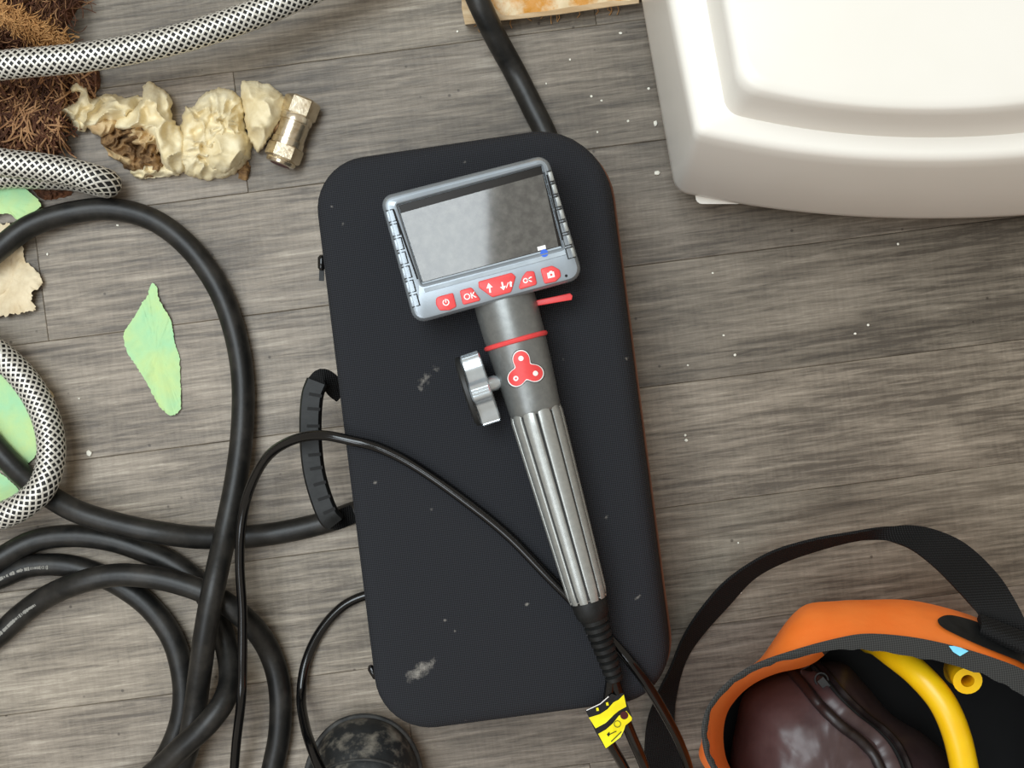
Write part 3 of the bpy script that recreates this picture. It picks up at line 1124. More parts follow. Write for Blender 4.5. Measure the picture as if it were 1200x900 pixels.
px1 = pr(1, 0.11)
neck_end = 128 * px1
prof = [(-18 * px1, 36 * px1), (0, 36.5 * px1), (28 * px1, 36 * px1), (38 * px1, 35.5 * px1), (75 * px1, 33.8 * px1), (112 * px1, 31.2 * px1), (122 * px1, 30.6 * px1), (126 * px1, 29.5 * px1), (128 * px1, 27.0 * px1)]
prof = [(s, min(r, 0.0178)) for s, r in prof]
nk = add('neck', *ring_on_axis(AX0, D, U, W, prof, 40), M['neck'], bs, sharp=50)


def torus(c, d, u, w, R, r, n=40, m=8):
    v, f = [], []
    for i in range(n):
        a = 2 * math.pi * i / n
        e = u * math.cos(a) + w * math.sin(a)
        for k in range(m):
            b = 2 * math.pi * k / m
            v.append(c + e * (R + r * math.cos(b)) + d * r * math.sin(b))
    for i in range(n):
        for k in range(m):
            f.append([i * m + k, i * m + (k + 1) % m, ((i + 1) % n) * m + (k + 1) % m, ((i + 1) % n) * m + k])
    return v, f


add('ring_seal', *torus(at(39 * px1), D, U, W, min(0.0176, 35.6 * px1), 0.0014), M['red'], bs)

# fluted grip: broad flat ridges parted by narrow grooves
g0, g1 = 120 * px1, Ln
v, f = [], []
SEG, NL = 160, 22
for i in range(NL + 1):
    t = i / NL
    r = (31.5 + (23.5 - 31.5) * t) * px1
    for k in range(SEG):
        a = 2 * math.pi * (k + 0.5) / SEG
        ph = (a / (2 * math.pi) * 10) % 1.0
        d_ = abs(ph - 0.5) * 2                    # 0 middle of ridge .. 1 groove
        groove = 1.0 - 0.09 * (1.0 if d_ > 0.86 else max(0.0, (d_ - 0.74) / 0.12) * 0.35)
        q = groove * (1.0 + 0.012 * math.cos(d_ * math.pi))
        if t == 0 or t == 1: q *= 0.93
        v.append(at(g0 + (g1 - g0) * t + (0 if ph > .12 and ph < .88 or t < 1 else -2 * px1)) + (U * math.cos(a) + W * math.sin(a)) * r * q)
for i in range(NL):
    for k in range(SEG):
        a, b = i * SEG + k, i * SEG + (k + 1) % SEG
        f.append([a, b, b + SEG, a + SEG])
f.append(list(range(SEG))[::-1]); f.append([NL * SEG + k for k in range(SEG)])
add('fluted_grip', v, f, M['gunmetal'], bs, sharp=28)
# thin dark lines in the grooves
for j in range(10):
    a = 2 * math.pi * j / 10
    if math.cos(a) < -0.3: continue
    pts = [at(g0 + (g1 - g0) * t) + (U * math.cos(a) + W * math.sin(a)) * (31.5 - 8 * t) * px1 * 0.905 for t in (0.03, .5, .985)]
    add('groove_line', *tube(pts, 0.0007, 6), M['gripdark'], bs)

# rubber boot and strain relief
dirB = (P(722, 802, 0.1025) - P(690, 705, 0.1065)).normalized()
bo0 = P(688.5, 700, 0.1065)
WB = dirB.cross(Vector((0, 0, 1))).normalized(); UB = WB.cross(dirB).normalized()
add('grip_end_cap', *ring_on_axis(bo0, dirB, UB, WB, [(-2 * px1, 20 * px1), (2 * px1, 21.5 * px1), (14 * px1, 21 * px1), (22 * px1, 19.5 * px1), (27 * px1, 16 * px1)], 28), M['softblack'], bs)
bp_ = []
for i in range(9):
    s = 25 + i * 9.2
    r = 16.5 - i * 0.75
    bp_ += [(s * px1, (r - 2.4) * px1), ((s + 1.6) * px1, r * px1), ((s + 6.4) * px1, (r - .3) * px1), ((s + 8.0) * px1, (r - 2.6) * px1)]
add('strain_relief', *ring_on_axis(bo0, dirB, UB, WB, bp_, 20), M['softblack'], bs, sharp=30)
# probe cables leaving the boot
add('probe_cable', *tube(pz([(718, 792, .1028), (723, 808, .101), (727, 828, .0975), (738, 858, .086), (752, 890, .068), (768, 930, .03), (800, 1010, .006)], 8), 0.0032, 12), M['gloss'], bs)
add('probe_cable', *tube(pz([(716, 796, .1028), (712, 830, .0975), (712, 862, .087), (728, 893, .066), (748, 935, .03), (770, 1010, .006)], 8), 0.0030, 12), M['gloss'], bs)

# yellow and black cable label
def lab(poly, n_up, m, nm, par):
    n = len(poly)
    def zz(x, y): return 0.1055 - max(0, (y - 812)) * 0.00012 - abs((x - 715) - (y - 845) * .45) * 0.00007
    top = [P(x, y, zz(x, y) + n_up) for x, y in poly]
    bot = [P(x, y, zz(x, y) + n_up - 0.0003) for x, y in poly]
    return add(nm, *loft([bot, top]), M[m], par, smooth=False)


lb = lab([(686, 832), (694, 829), (704, 824), (713, 816), (717, 813), (722, 815), (729, 812), (731, 813), (741, 841), (741.5, 844), (734, 850), (729, 863), (718, 872), (710, 878), (698, 858)], 0.0, 'black', 'cable_label', bs)
lab([(690, 841), (703, 837), (712, 831), (719, 823), (725, 820), (731, 814), (734, 828), (725, 833), (719, 838), (710, 847), (698, 853.5)], 0.0003, 'yellowlabel', 'label_patch', lb)
lab([(701, 860), (710, 855), (718, 848), (725, 839), (734, 833), (740.5, 841), (740.5, 844), (733, 850), (731, 856), (727, 864), (718, 871), (710, 877)], 0.0003, 'yellowlabel', 'label_patch', lb)
lab(disc((731.5, 838.3), 4.8), 0.0006, 'darkred', 'label_symbol', lb)
lab(arc((723.5, 848.5), 3.8, .7, 0, 6.27), 0.0006, 'gripdark', 'label_symbol', lb)
lab([(711, 860.5), (714, 857.5), (714.5, 860), (722, 856.5), (722.4, 857.4), (714.8, 861), (713, 863.5)], 0.0006, 'black', 'label_arrow', lb)
lab([(716, 868.5), (728, 857), (728.5, 858), (716.6, 869.6)], 0.0006, 'gripdark', 'label_line', lb)
for (x, y) in ((700, 831.3), (711.5, 825)):
    lab([(x - 1.5, y - 1.5), (x + 1, y - 2.2), (x + 2, y + 1.5), (x - .8, y + 2)], 0.0004, 'yellowlabel', 'label_mark', lb)
lab([(687, 832.2), (703, 824.5), (713, 815.8), (713.5, 816.8), (703.5, 825.4), (687.2, 833)], 0.0004, 'print', 'label_line', lb)

# articulation knob at the left of the neck
KC = P(562, 454.5, 0.1125)
KA = (P(545, 460.5, 0.1125) - P(580, 449, 0.1125)).normalized()     # axis, pointing away from the neck
KU = Vector((0, 0, 1)); KW = KA.cross(KU).normalized()


def lobed(s, R, dep, n=5, ph=0.0, seg=80):
    o = []
    for i in range(seg):
        a = 2 * math.pi * i / seg
        q = 0.5 + 0.5 * math.cos(n * (a + ph))
        r = R * (1 - dep * (1 - min(1.0, q * q * 1.35)))
        o.append(KC + KA * s + (KU * math.cos(a) + KW * math.sin(a)) * r)
    return o


kp = pr(1, .1125)
kn = add('control_knob', *loft([lobed(-13 * kp, 36 * kp, .20, ph=.12), lobed(-12.5 * kp, 41 * kp, .22, ph=.12), lobed(-11 * kp, 43.5 * kp, .22, ph=.12), lobed(9 * kp, 43.5 * kp, .22, ph=.12), lobed(11 * kp, 41 * kp, .22, ph=.12)]), M['chrome'], bs, sharp=30)
add('knob_backplate', *ring_on_axis(KC, KA, KU, KW, [(11 * kp, 41 * kp), (12 * kp, 42.5 * kp), (16 * kp, 42 * kp), (18 * kp, 38 * kp)], 40), M['gripdark'], kn)
for j in range(5):
    a = 2 * math.pi * j / 5 - .12
    e = KU * math.cos(a) + KW * math.sin(a); t = KA.cross(e)
    for q in (-3, 0, 3):
        add('knurl', *box(KC + e * 43.6 * kp + t * q * kp * 1.1 + KA * -1 * kp, KA * 10 * kp, t * kp * .9, e * kp * .7), M['chrome'], kn, smooth=False)
add('knob_stem', *ring_on_axis(KC, -KA, KU, KW, [(8 * kp, 9 * kp), (20 * kp, 9 * kp), (24 * kp, 7 * kp), (32 * kp, 7 * kp)], 20), M['chrome'], kn)

# red three-lobed keypad wrapped on the neck
pad_c = [(610.5, 420), (604.5, 443.5), (627.5, 437.5)]


def on_neck(x, y, lift):
    """point on the neck's curved surface under a pixel"""
    q = P(x, y, 0.127)
    for _ in range(6):
        s = (q - AX0).dot(D); w_ = (q - AX0).dot(W)
        r = 0.0178
        for (s0, r0), (s1, r1) in zip(prof, prof[1:]):
            if s0 <= s <= s1: r = r0 + (r1 - r0) * (s - s0) / (s1 - s0)
        h = math.sqrt(max(1e-9, r * r - w_ * w_)) + lift
        z = (at(s) + U * h).z
        q = P(x, y, z)
    return q


def trefoil(grow):
    """smooth outline round three discs with waists, by marching rays from the middle"""
    cx, cy = sum(p[0] for p in pad_c) / 3, sum(p[1] for p in pad_c) / 3
    o = []
    for i in range(72):
        a = 2 * math.pi * i / 72
        lo_r, hi_r = 0.0, 40.0
        for _ in range(30):
            m_ = (lo_r + hi_r) / 2
            x, y = cx + m_ * math.cos(a), cy + m_ * math.sin(a)
            s = sum(1.0 / ((x - p[0]) ** 2 + (y - p[1]) ** 2 + 1e-6) for p in pad_c)
            if s > 1.0 / 72.0: lo_r = m_
            else: hi_r = m_
        o.append((cx + (lo_r + grow) * math.cos(a), cy + (lo_r + grow) * math.sin(a)))
    return o, (cx, cy)


def wrap(outl, c, l0, l1, rings=5):
    n = len(outl)
    v, f = [on_neck(*c, l1)], []
    for r in range(1, rings + 1):
        for x, y in outl:
            v.append(on_neck(c[0] + (x - c[0]) * r / rings, c[1] + (y - c[1]) * r / rings, l1))
    for k in range(n): f.append([0, 1 + k, 1 + (k + 1) % n])
    for r in range(rings - 1):
        for k in range(n):
            a, b = 1 + r * n + k, 1 + r * n + (k + 1) % n
            f.append([a, a + n, b + n, b])
    b0 = len(v)
    for x, y in outl: v.append(on_neck(x, y, l0))
    L_ = 1 + (rings - 1) * n
    for k in range(n): f.append([L_ + k, b0 + k, b0 + (k + 1) % n, L_ + (k + 1) % n])
    return v, f


tf, tcn = trefoil(1.6)
kpd = add('keypad', *wrap(tf, tcn, -0.0005, 0.0005), M['black'], bs)
tf, _ = trefoil(0.8)
add('keypad_outline', *wrap(tf, tcn, -0.0005, 0.0008), M['print'], kpd)
tf, _ = trefoil(-0.5)
add('keypad_face', *wrap(tf, tcn, -0.0005, 0.0011), M['red'], kpd)
for c in pad_c:
    add('keypad_dot', *wrap(disc(c, 3.1, 14), c, 0.0, 0.0015, 2), M['print'], kpd)
add('keypad_dot_mark', *wrap(disc(pad_c[1], 1.2, 10), pad_c[1], 0.0, 0.0019, 2), M['red'], kpd)

# ------------------------------------------------------------------ thin glossy cables
add('probe_lead', *tube(pz([(262, 1010, .004), (272, 930, .012), (277, 870, .024), (283, 815, .037), (284, 770, .037), (284, 715, .037), (281, 660, .037), (283, 615, .038), (292, 575, .046), (312, 537, .064), (340, 517, .080), (375, 510, .0905), (415, 517, .0945), (445, 525, .0942),
                                   (485, 545, .0936), (540, 583, .0936), (595, 627, .0936), (645, 678, .0936), (685, 718, .0936), (718, 752, .0936), (742, 780, .0945), (762, 808, .092), (782, 842, .078), (797, 872, .060), (808, 905, .040), (816, 960, .010), (820, 1010, .004)], 8), 0.0029, 14), M['gloss'],
    label='thin glossy black cable draped across the case and under the grip', cat='cable')
add('cable_loop', *tube(pz([(520, 690, .004), (470, 690, .004), (428, 698, .004), (400, 712, .004), (374, 742, .004), (358, 778, .005), (353, 815, .010), (357, 848, .030), (366, 878, .050), (380, 910, .062), (410, 960, .072), (440, 1010, .080)], 8), 0.0031, 14), M['gloss'],
    label='short glossy black cable curving from under the case onto the shoe', cat='cable')

# ------------------------------------------------------------------ scuffed black shoe
shoe = root('shoe', P(428, 1110, 0), 'scuffed dusty black leather shoe, its toe beside the case', 'shoe')
so = spline([(428, 838, 0), (462, 848, 0), (486, 876, 0), (497, 920, 0), (500, 980, 0), (492, 1060, 0), (482, 1180, 0), (484, 1280, 0), (474, 1350, 0), (432, 1385, 0), (390, 1352, 0), (378, 1280, 0), (374, 1180, 0), (360, 1060, 0), (352, 980, 0), (355, 920, 0), (368, 876, 0), (394, 847, 0)], 6, True)
so = [(p.x, p.y) for p in so]
def zshoe(x, y, t):
    tt = max(0.0, 1 - t ** 2.6)
    h = 0.030 + 0.055 * min(1.0, max(0.0, (y - 850) / 420.0))
    crease = 0.0
    return 0.020 + h * tt ** 0.62 + 0.0008 * fn(x, y, 0.08, 3)
add('outsole', *prism(so, 0.0, 0.016, 2), M['sole'], shoe)
add('upper', *dome(inset(so, 3), zshoe, 0.0155, 22, (427, 960)), M['shoe'], shoe)
add('welt', *closed_tube([P(x, y, 0.0175) for x, y in inset(so, 2)], 0.0022, 8), M['sole'], shoe)
tc_ = []
for i in range(25):
    a = math.pi * (0.10 + 0.80 * i / 24)
    x, y = 426 + 66 * math.cos(a), 936 - 46 * math.sin(a)
    ox = 0
    tt = math.hypot((x - 427) / 70.0, (y - 960) / 122.0)
    tc_.append(P(x, y, zshoe(x, y, min(.95, tt)) + 0.0012))
add('toe_seam', *tube(tc_, 0.0009, 8), M['sole'], shoe)
add('collar', *torus(P(430, 1265, 0.088), Vector((0, 0, 1)), Vector((0, 1.45, 0)), Vector((1, 0, 0)), 0.021, 0.005), M['shoe'], shoe)
add('insole', *prism(disc((430, 1265), 44, 24), 0.05, 0.089), M['black'], shoe)

# ------------------------------------------------------------------ orange tool bag
bag = root('tool_bag', P(1050, 930, 0), 'open orange tarpaulin tool bag with black shoulder strap and charcoal rim', 'bag')
RZ = 0.165
rim = [(838, 912), (826, 885), (822, 855), (829, 828), (852, 799), (884, 778), (932, 761), (980, 748), (1014, 742.5), (1065, 746), (1115, 756), (1165, 771), (1205, 788), (1265, 835), (1295, 900), (1285, 990), (1220, 1070), (1100, 1110), (960, 1100), (880, 1050), (845, 970)]
out = [(832, 912), (819, 885), (826, 860), (838, 832), (860, 804), (890, 773), (938, 712), (985, 704), (1014, 703), (1062, 703), (1104, 711), (1150, 726), (1205, 756), (1262, 815), (1290, 900), (1280, 1000), (1210, 1085), (1095, 1120), (955, 1112), (875, 1060), (838, 970)]
basep = [(838, 905), (832, 885), (834, 860), (844, 832), (866, 805), (905, 772), (940, 730), (985, 722), (1014, 720), (1062, 720), (1104, 727), (1148, 742), (1190, 768), (1220, 815), (1235, 900), (1225, 980), (1170, 1050), (1085, 1080), (960, 1080), (880, 1035), (846, 970)]


def cl(pts, z, n=6, wob=0.0, seed=0):
    q = spline([(x, y, 0) for x, y in pts], n, True)
    return [(p.x + wob * fn(p.x, p.y, 0.06, seed), p.y + wob * fn(p.x, p.y, 0.06, seed + 5)) for p in q], z


def mix(a, b, t): return [(x0 + (x1 - x0) * t, y0 + (y1 - y0) * t) for (x0, y0), (x1, y1) in zip(a, b)]


def toP(lp): return [P(x, y, lp[1]) for x, y in lp[0]]


rim_l = cl(rim, RZ)[0]
out_l = cl(out, 0)[0]
loops = [toP(cl(basep, 0.0)), toP(cl(mix(basep, out, .55), 0.022)), toP(cl(mix(basep, out, .92), 0.110)), toP(cl(out, 0.134)), toP(cl(mix(out, rim, .3), 0.1445, wob=1.2)), toP(cl(mix(out, rim, .65), 0.154, wob=1.2)), toP((inset(rim_l, 1.0), RZ - 0.003))]
add('outer_fabric', *loft(loops, True, False), M['orange'], bag, sharp=50)
# inner lining: the upper left of the fabric folds inwards, so its orange inside shows
inn = []
for (x, y) in rim:
    kk_ = 0.02 if (x > 985 and y < 800) else 0.10
    inn.append((x + (1050 - x) * kk_, y + (930 - y) * kk_))
inn2 = list(inn)
shift = {0: (22, 0), 1: (24, 0), 2: (26, 0), 3: (26, 2), 4: (26, 6), 5: (24, 12), 6: (18, 18), 7: (2, 8)}
for i, (dx, dy) in shift.items():
    inn2[i] = (rim[i][0] + dx, rim[i][1] + dy)
lin_loops = [toP((inset(rim_l, 3.0), RZ - 0.001)), toP(cl(mix(rim, inn2, .5), RZ - .022, wob=1.0, seed=3)), toP(cl(inn2, RZ - .05)), toP(cl(mix(inn, basep, .5), 0.06)), toP(cl(mix(inn, basep, .6), 0.004))]
oz = P(968, 770, RZ)


def lining_index(c):
    bc = P(1050, 930, 0.1)
    a0_, a1_ = P(968, 764, .15) - bc, P(850, 1010, .15) - bc
    d = Vector((c.x - bc.x, c.y - bc.y))
    th = lambda v: math.atan2(v.y, v.x) % (2 * math.pi)
    return 0 if th(a0_) < th(d) < th(a1_) else 1


add('lining', *loft(lin_loops, False, True), None, bag, mats=[M['orange'], M['lining']], fmat=lining_index, sharp=60)
# charcoal rim binding: wide at the back, narrow on the left, slightly wavy
wid = [7, 7, 7, 7, 7, 8, 10, 14, 20, 22, 22, 24, 26, 24, 20, 16, 14, 12, 10, 8, 7]
wl = spline([(w, 0, 0) for w in wid], 6, True)
rin = []
n_ = len(rim_l)
full_in = inset(rim_l, 1.0)
for i, (p, q) in enumerate(zip(rim_l, full_in)):
    d = (q[0] - p[0], q[1] - p[1])
    w = wl[i].x + 0.5 * math.sin(i * 1.7) + 2.2 * fn(p[0], p[1], 0.05, 9)
    rin.append((p[0] + d[0] * w, p[1] + d[1] * w))
tl = [[P(x, y, RZ - .002) for x, y in rim_l], [P(x, y, RZ + .0012) for x, y in rim_l], [P(x, y, RZ + .0022) for x, y in mix(rim_l, rin, .5)], [P(x, y, RZ + .0010) for x, y in rin], [P(x, y, RZ - .0010) for x, y in rin]]
tl.append(tl[0])
add('rim_binding', *loft(tl, False, False), M['trim'], bag, sharp=50)
# paint splash on the rim
sp = [(1112, 757), (1118, 757), (1126, 759), (1135, 763), (1130, 766), (1125, 769), (1117, 764)]
add('paint_splash', *prism(sp, RZ + .0022, RZ + .0030), mat('pale_blue_paint', (120, 205, 240), 0.6), bag, smooth=False)
# black reinforcement patch and shoulder strap
pt = spline([(1099, 726, 0), (1108, 721, 0), (1122, 722, 0), (1148, 730, 0), (1205, 757, 0), (1212, 782, 0), (1190, 773, 0), (1150, 757, 0), (1115, 741, 0), (1102, 733, 0)], 6, True)
def zpatch(x, y):              # follows the leaning outer wall
    t = (y - 712 - (x - 1104) * .30) / 42.0
    return 0.136 + 0.026 * max(0.0, min(1.0, t))
v_ = [P(p.x, p.y, zpatch(p.x, p.y) + .004) for p in pt]
v2 = [P(p.x, p.y, zpatch(p.x, p.y) - .004) for p in pt]
add('reinforcement_patch', *loft([v2, v_]), M['softblack'], bag, smooth=False)


def strip(edge_a, edge_b, th, n=8):
    A, Bq = spline([P(*p) for p in edge_a], n), spline([P(*p) for p in edge_b], n)
    loops = []
    for i in range(len(A)):
        j0, j1 = max(i - 1, 0), min(i + 1, len(A) - 1)
        t = (A[j1] - A[j0] + Bq[j1] - Bq[j0]).normalized()
        nrm = t.cross(Bq[i] - A[i]).normalized() * th
        loops.append([A[i] - nrm, A[i] + nrm, Bq[i] + nrm, Bq[i] - nrm])
    return loft(loops)


ea = [(1206, 764, .150), (1204, 735, .152), (1190, 705, .146), (1168, 672, .132), (1132, 638, .112), (1098, 622, .098), (1067, 616, .088), (1035, 618, .080), (1000, 624, .072), (950, 633, .060), (900, 649, .048), (852, 680, .036), (820, 716, .028), (800, 748, .023), (786, 782, .020), (770, 815, .014), (758, 850, .008), (755, 900, .006), (756, 960, .005)]
eb = [(1148, 741, .140), (1147, 722, .142), (1138, 710, .140), (1120, 690, .130), (1094, 664, .112), (1068, 644, .098), (1048, 636, .086), (1030, 632, .074), (1007, 632.5, .062), (967, 642, .044), (917, 659, .028), (883, 678, .018), (852, 711, .010), (825, 741, .006), (806, 768, .004), (795, 800, .003), (790, 845, .003), (800, 900, .003), (806, 960, .003)]
add('shoulder_strap', *strip(ea, eb, 0.0008), M['webbing'], bag, sharp=60)
# stitched end of the strap folded over the patch
add('strap_fold', *strip([(1146, 722, .145), (1150, 736, .152), (1149, 741, .150)], [(1203, 745, .156), (1205, 760, .163), (1204, 766, .161)], 0.0020, 5), M['webbing'], bag)
# small scribble printed on the fabric
for a, b in (((953, 725), (957, 722)), ((957, 722), (955, 728)), ((955, 728), (962, 722))):
    zz_ = 0.1425
    add('scribble', *tube([P(*a, zz_), P(*b, zz_)], 0.0004, 5), M['black'], bag)

# dark leather pouch inside
po = spline([(876, 808, 0), (932, 783, 0), (985, 776, 0), (1012, 800, 0), (1046, 838, 0), (1090, 866, 0), (1125, 905, 0), (1150, 980, 0), (1110, 1050, 0), (1000, 1070, 0), (900, 1040, 0), (870, 980, 0), (856, 900, 0), (863, 845, 0)], 7, True)
po = [(p.x, p.y) for p in po]
pouch = root('leather_pouch', P(980, 930, 0.006), 'dark brown leather zip pouch lying inside the orange bag', 'pouch')


def zp_(x, y, t):
    return 0.055 + 0.068 * max(0.0, 1 - t ** 3.2) ** 0.6 + 0.0016 * fn(x, y, 0.02, 4) + 0.001 * fn(x, y, .06, 2)


cpx = (975, 930)
add('body', *dome(po, zp_, 0.006, 22, cpx), M['leather'], pouch)


po_f = [(p.x, p.y) for p in spline([(x, y, 0) for x, y in po], 12, True)]


def tpo(x, y):                 # radial parameter of a pixel inside the pouch outline
    a = math.atan2(y - cpx[1], x - cpx[0])
    best, br = 9, 1
    for q in po_f:
        b = math.atan2(q[1] - cpx[1], q[0] - cpx[0])
        d = abs((b - a + math.pi) % (2 * math.pi) - math.pi)
        if d < best: best, br = d, math.hypot(q[0] - cpx[0], q[1] - cpx[1])
    return min(1, math.hypot(x - cpx[0], y - cpx[1]) / br)


def line_on_pouch(pts, lift):
    q = spline([(x, y, 0) for x, y in pts], 8)
    return [P(p.x, p.y, zp_(p.x, p.y, tpo(p.x, p.y)) + lift) for p in q]


zl = [(928, 788), (944, 806), (962, 828), (985, 850), (1008, 868), (1024, 886), (1036, 912), (1044, 950)]
add('zip_piping', *tube(line_on_pouch(zl, .0012), 0.0030, 10), M['leatherdark'], pouch)
zl2 = [(x + 12, y - 6) for x, y in zl]
add('zip_tape', *ribbon_solid(line_on_pouch(zl2, .0008), 0.0042, 0.0012), M['leather'], pouch)
zl3 = [(x + 22, y - 9) for x, y in zl]
add('zip_teeth', *tube(line_on_pouch(zl3, .0016), 0.0017, 8), M['black'], pouch)
zl4 = [(x + 29, y - 12) for x, y in zl]
add('zip_piping', *tube(line_on_pouch(zl4, .0008), 0.0022, 8), M['leatherdark'], pouch)
zc = line_on_pouch([(962, 796), (966, 802), (974, 812)], .0045)
zs = add('zip_slider', *box(zc[len(zc) // 2], Vector((.0026, -.0032, 0)), Vector((.0016, .0013, 0)), Vector((0, 0, .0014))), M['gripdark'], pouch, smooth=False)
add('zip_ring', *torus(zc[0] + Vector((0, 0, .001)), Vector((0, 0.3, 1)).normalized(), Vector((1, 0, 0)), Vector((0, 1, -.3)).normalized(), 0.0036, 0.0006, 20, 6), M['gripdark'], zs)

# yellow hose pieces in the bag
yr = 0.0072
add('yellow_hose', *tube(pz([(1018, 751, .05), (1029, 754, .085), (1046, 766, .112), (1075, 789, .128), (1103, 821, .136), (1120, 858, .139), (1131, 905, .138), (1140, 960, .13), (1150, 1010, .10)], 8), yr, 18), M['yellow'], label='yellow plastic hose curving up through the orange bag', cat='hose')


def open_tube(path, ro, ri, seg=20):
    vo, fo = tube(path, ro, seg, caps=False)
    vi, fi = tube(path, ri, seg, caps=False)
    n = len(vo)
    f = fo + [[i + n for i in q][::-1] for q in fi]
    last = (len(path) - 1) * seg
    for k in range(seg):
        for b in (0, last):
            f.append([b + k, b + (k + 1) % seg, b + (k + 1) % seg + n, b + k + n])
    return vo + vi, f


add('yellow_hose', *open_tube(pz([(1121, 788, .05), (1122, 784, .09), (1126, 786, .122), (1131, 793, .138), (1134, 798, .143)], 6), 0.0073, 0.0034), M['yellow'], label='open cut end of a yellow tube poking out under the bag rim', cat='hose')

# ------------------------------------------------------------------ dried foam lump and metal coupling
foam = root('dried_foam', P(200, 155, 0), 'wrinkled cream lump of dried expanding foam stuck beside the metal coupling', 'foam')


def lobe(outl, h, seed, m, z0=0.0, fold=0.003, fs=0.09, n=14, jag=2.6, nm='foam_fold', p=2.4, centre=None):
    o2 = spline([(x, y, 0) for x, y in outl], n, True)
    o2 = [(q.x, q.y) for q in o2]
    jt = lambda x, y: (jag * fn2(x, y, 0.16, seed + 3), jag * fn2(x, y, 0.16, seed + 7))

    def zf(x, y, t):
        wx_, wy_ = x + 6 * fn2(x, y, .05, seed), y + 6 * fn2(x, y, .05, seed + 4)
        r = 1 - abs(fn2(wx_, wy_, fs * .55, seed)) * 3.6
        wv = fn2(x, y, fs * 0.45, seed + 20)
        return z0 + max(0.0008, h * max(0.0, 1 - t ** p) ** 0.55 + (fold * r + fold * wv) * (1 - t ** 8))
    return add(nm, *dome(o2, zf, max(0.0, z0 - 0.004), 30, centre, jt), M[m], foam, sharp=70)


lobe([(118, 165), (125, 148), (150, 138), (178, 140), (200, 150), (206, 185), (190, 205), (165, 208), (140, 190), (128, 175)], 0.012, 1, 'foambrown', fold=.005, fs=.12)
lobe([(54, 126), (64, 116), (74, 120), (78, 104), (88, 96), (99, 101), (106, 114), (128, 110), (147, 114), (168, 113), (172, 128), (155, 142), (132, 150), (112, 152), (98, 148), (84, 142), (66, 138)], 0.017, 2, 'foam', fold=.005, fs=.07)
lobe([(100, 136), (118, 133), (138, 141), (130, 156), (115, 159), (103, 150)], 0.008, 3, 'foamtan', z0=.006, fold=.002)
lobe([(84, 140), (98, 137), (103, 148), (97, 155), (90, 152)], 0.006, 23, 'foam', z0=.004, fold=.002)
lobe([(132, 148), (146, 133), (165, 118), (168, 100), (174, 95), (188, 102), (201, 116), (201, 136), (214, 155), (219, 180), (212, 203), (196, 200), (186, 176), (176, 160), (158, 150), (142, 152)], 0.019, 4, 'foam', z0=.004, fold=.005, fs=.06)
lobe([(150, 150), (172, 144), (190, 152), (196, 170), (180, 182), (165, 172), (150, 164)], 0.010, 5, 'foamtan', z0=.008, fold=.005, fs=.1)
lobe([(122, 172), (134, 178), (150, 184), (164, 190), (160, 198), (146, 192), (130, 184)], 0.007, 6, 'foamtan', z0=.004, fold=.003)
lobe([(152, 198), (168, 190), (184, 186), (200, 192), (210, 204), (188, 208), (168, 210), (156, 206)], 0.007, 7, 'foam', z0=.002, fold=.003)
lobe([(204, 196), (206, 170), (212, 148), (217, 126), (226, 125), (236, 112), (252, 104), (272, 106), (286, 122), (288, 150), (296, 168), (290, 190), (270, 206), (240, 211), (218, 204)], 0.021, 8, 'foam', fold=.0035, fs=.10)
lobe([(240, 160), (262, 150), (284, 156), (290, 172), (280, 194), (258, 202), (242, 192)], 0.016, 18, 'foam', z0=.010, fold=.002, fs=.05)
lobe([(283, 96), (300, 96), (318, 100), (327, 108), (337, 120), (330, 142), (316, 162), (304, 178), (294, 168), (288, 150), (285, 122)], 0.021, 9, 'foam', z0=.005, fold=.003, fs=.05)
lobe([(280, 198), (288, 188), (293, 196), (288, 210), (280, 208)], 0.005, 10, 'foambrown', fold=.003)

fit = root('pipe_coupling', P(342, 154, 0), 'shiny nickel plated compression pipe coupling at the end of the foam lump', 'pipe fitting')
zc_ = 0.0105
FA, FB = P(356, 116, zc_), P(328, 193, zc_)
FD = (FB - FA).normalized(); FWv = FD.cross(Vector((0, 0, 1))).normalized(); FU = FWv.cross(FD).normalized()
fl = (FB - FA).length


def hexnut(s0, s1, R, nm='nut'):
    lp = []
    for s, k in ((s0, .88), (s0 + .0012, 1.0), (s1 - .0012, 1.0), (s1, .88)):
        lp.append([FA + FD * s + (FU * math.cos(math.pi / 3 * i + .35) + FWv * math.sin(math.pi / 3 * i + .35)) * R * k for i in range(6)])
    return add(nm, *loft(lp), M['nickel'], fit, smooth=False)


hexnut(0, fl * .28, 0.0114)
hexnut(fl * .70, fl * .93, 0.0114)
add('barrel', *ring_on_axis(FA, FD, FU, FWv, [(fl * .26, .0098), (fl * .28, .0103), (fl * .36, .0103), (fl * .37, .0096), (fl * .62, .0096), (fl * .63, .0102), (fl * .72, .0102)], 28), M['nickel'], fit, sharp=30)
add('olive_ring', *ring_on_axis(FA, FD, FU, FWv, [(fl * .93, .0092), (fl * .95, .0096), (fl * .99, .0090), (fl * 1.0, .0072)], 24), M['nickel'], fit)
add('bore', *ring_on_axis(FA, FD, FU, FWv, [(fl * .98, .0064), (fl * 1.004, .0062)], 20), M['darkred'], fit)
add('side_spur', *ring_on_axis(FA + FD * fl * .5 + FWv * .006, FWv, FU, FD, [(0, .0055), (.004, .0055), (.0042, .0042), (.009, .0042)], 18), M['oldbrass'], fit)

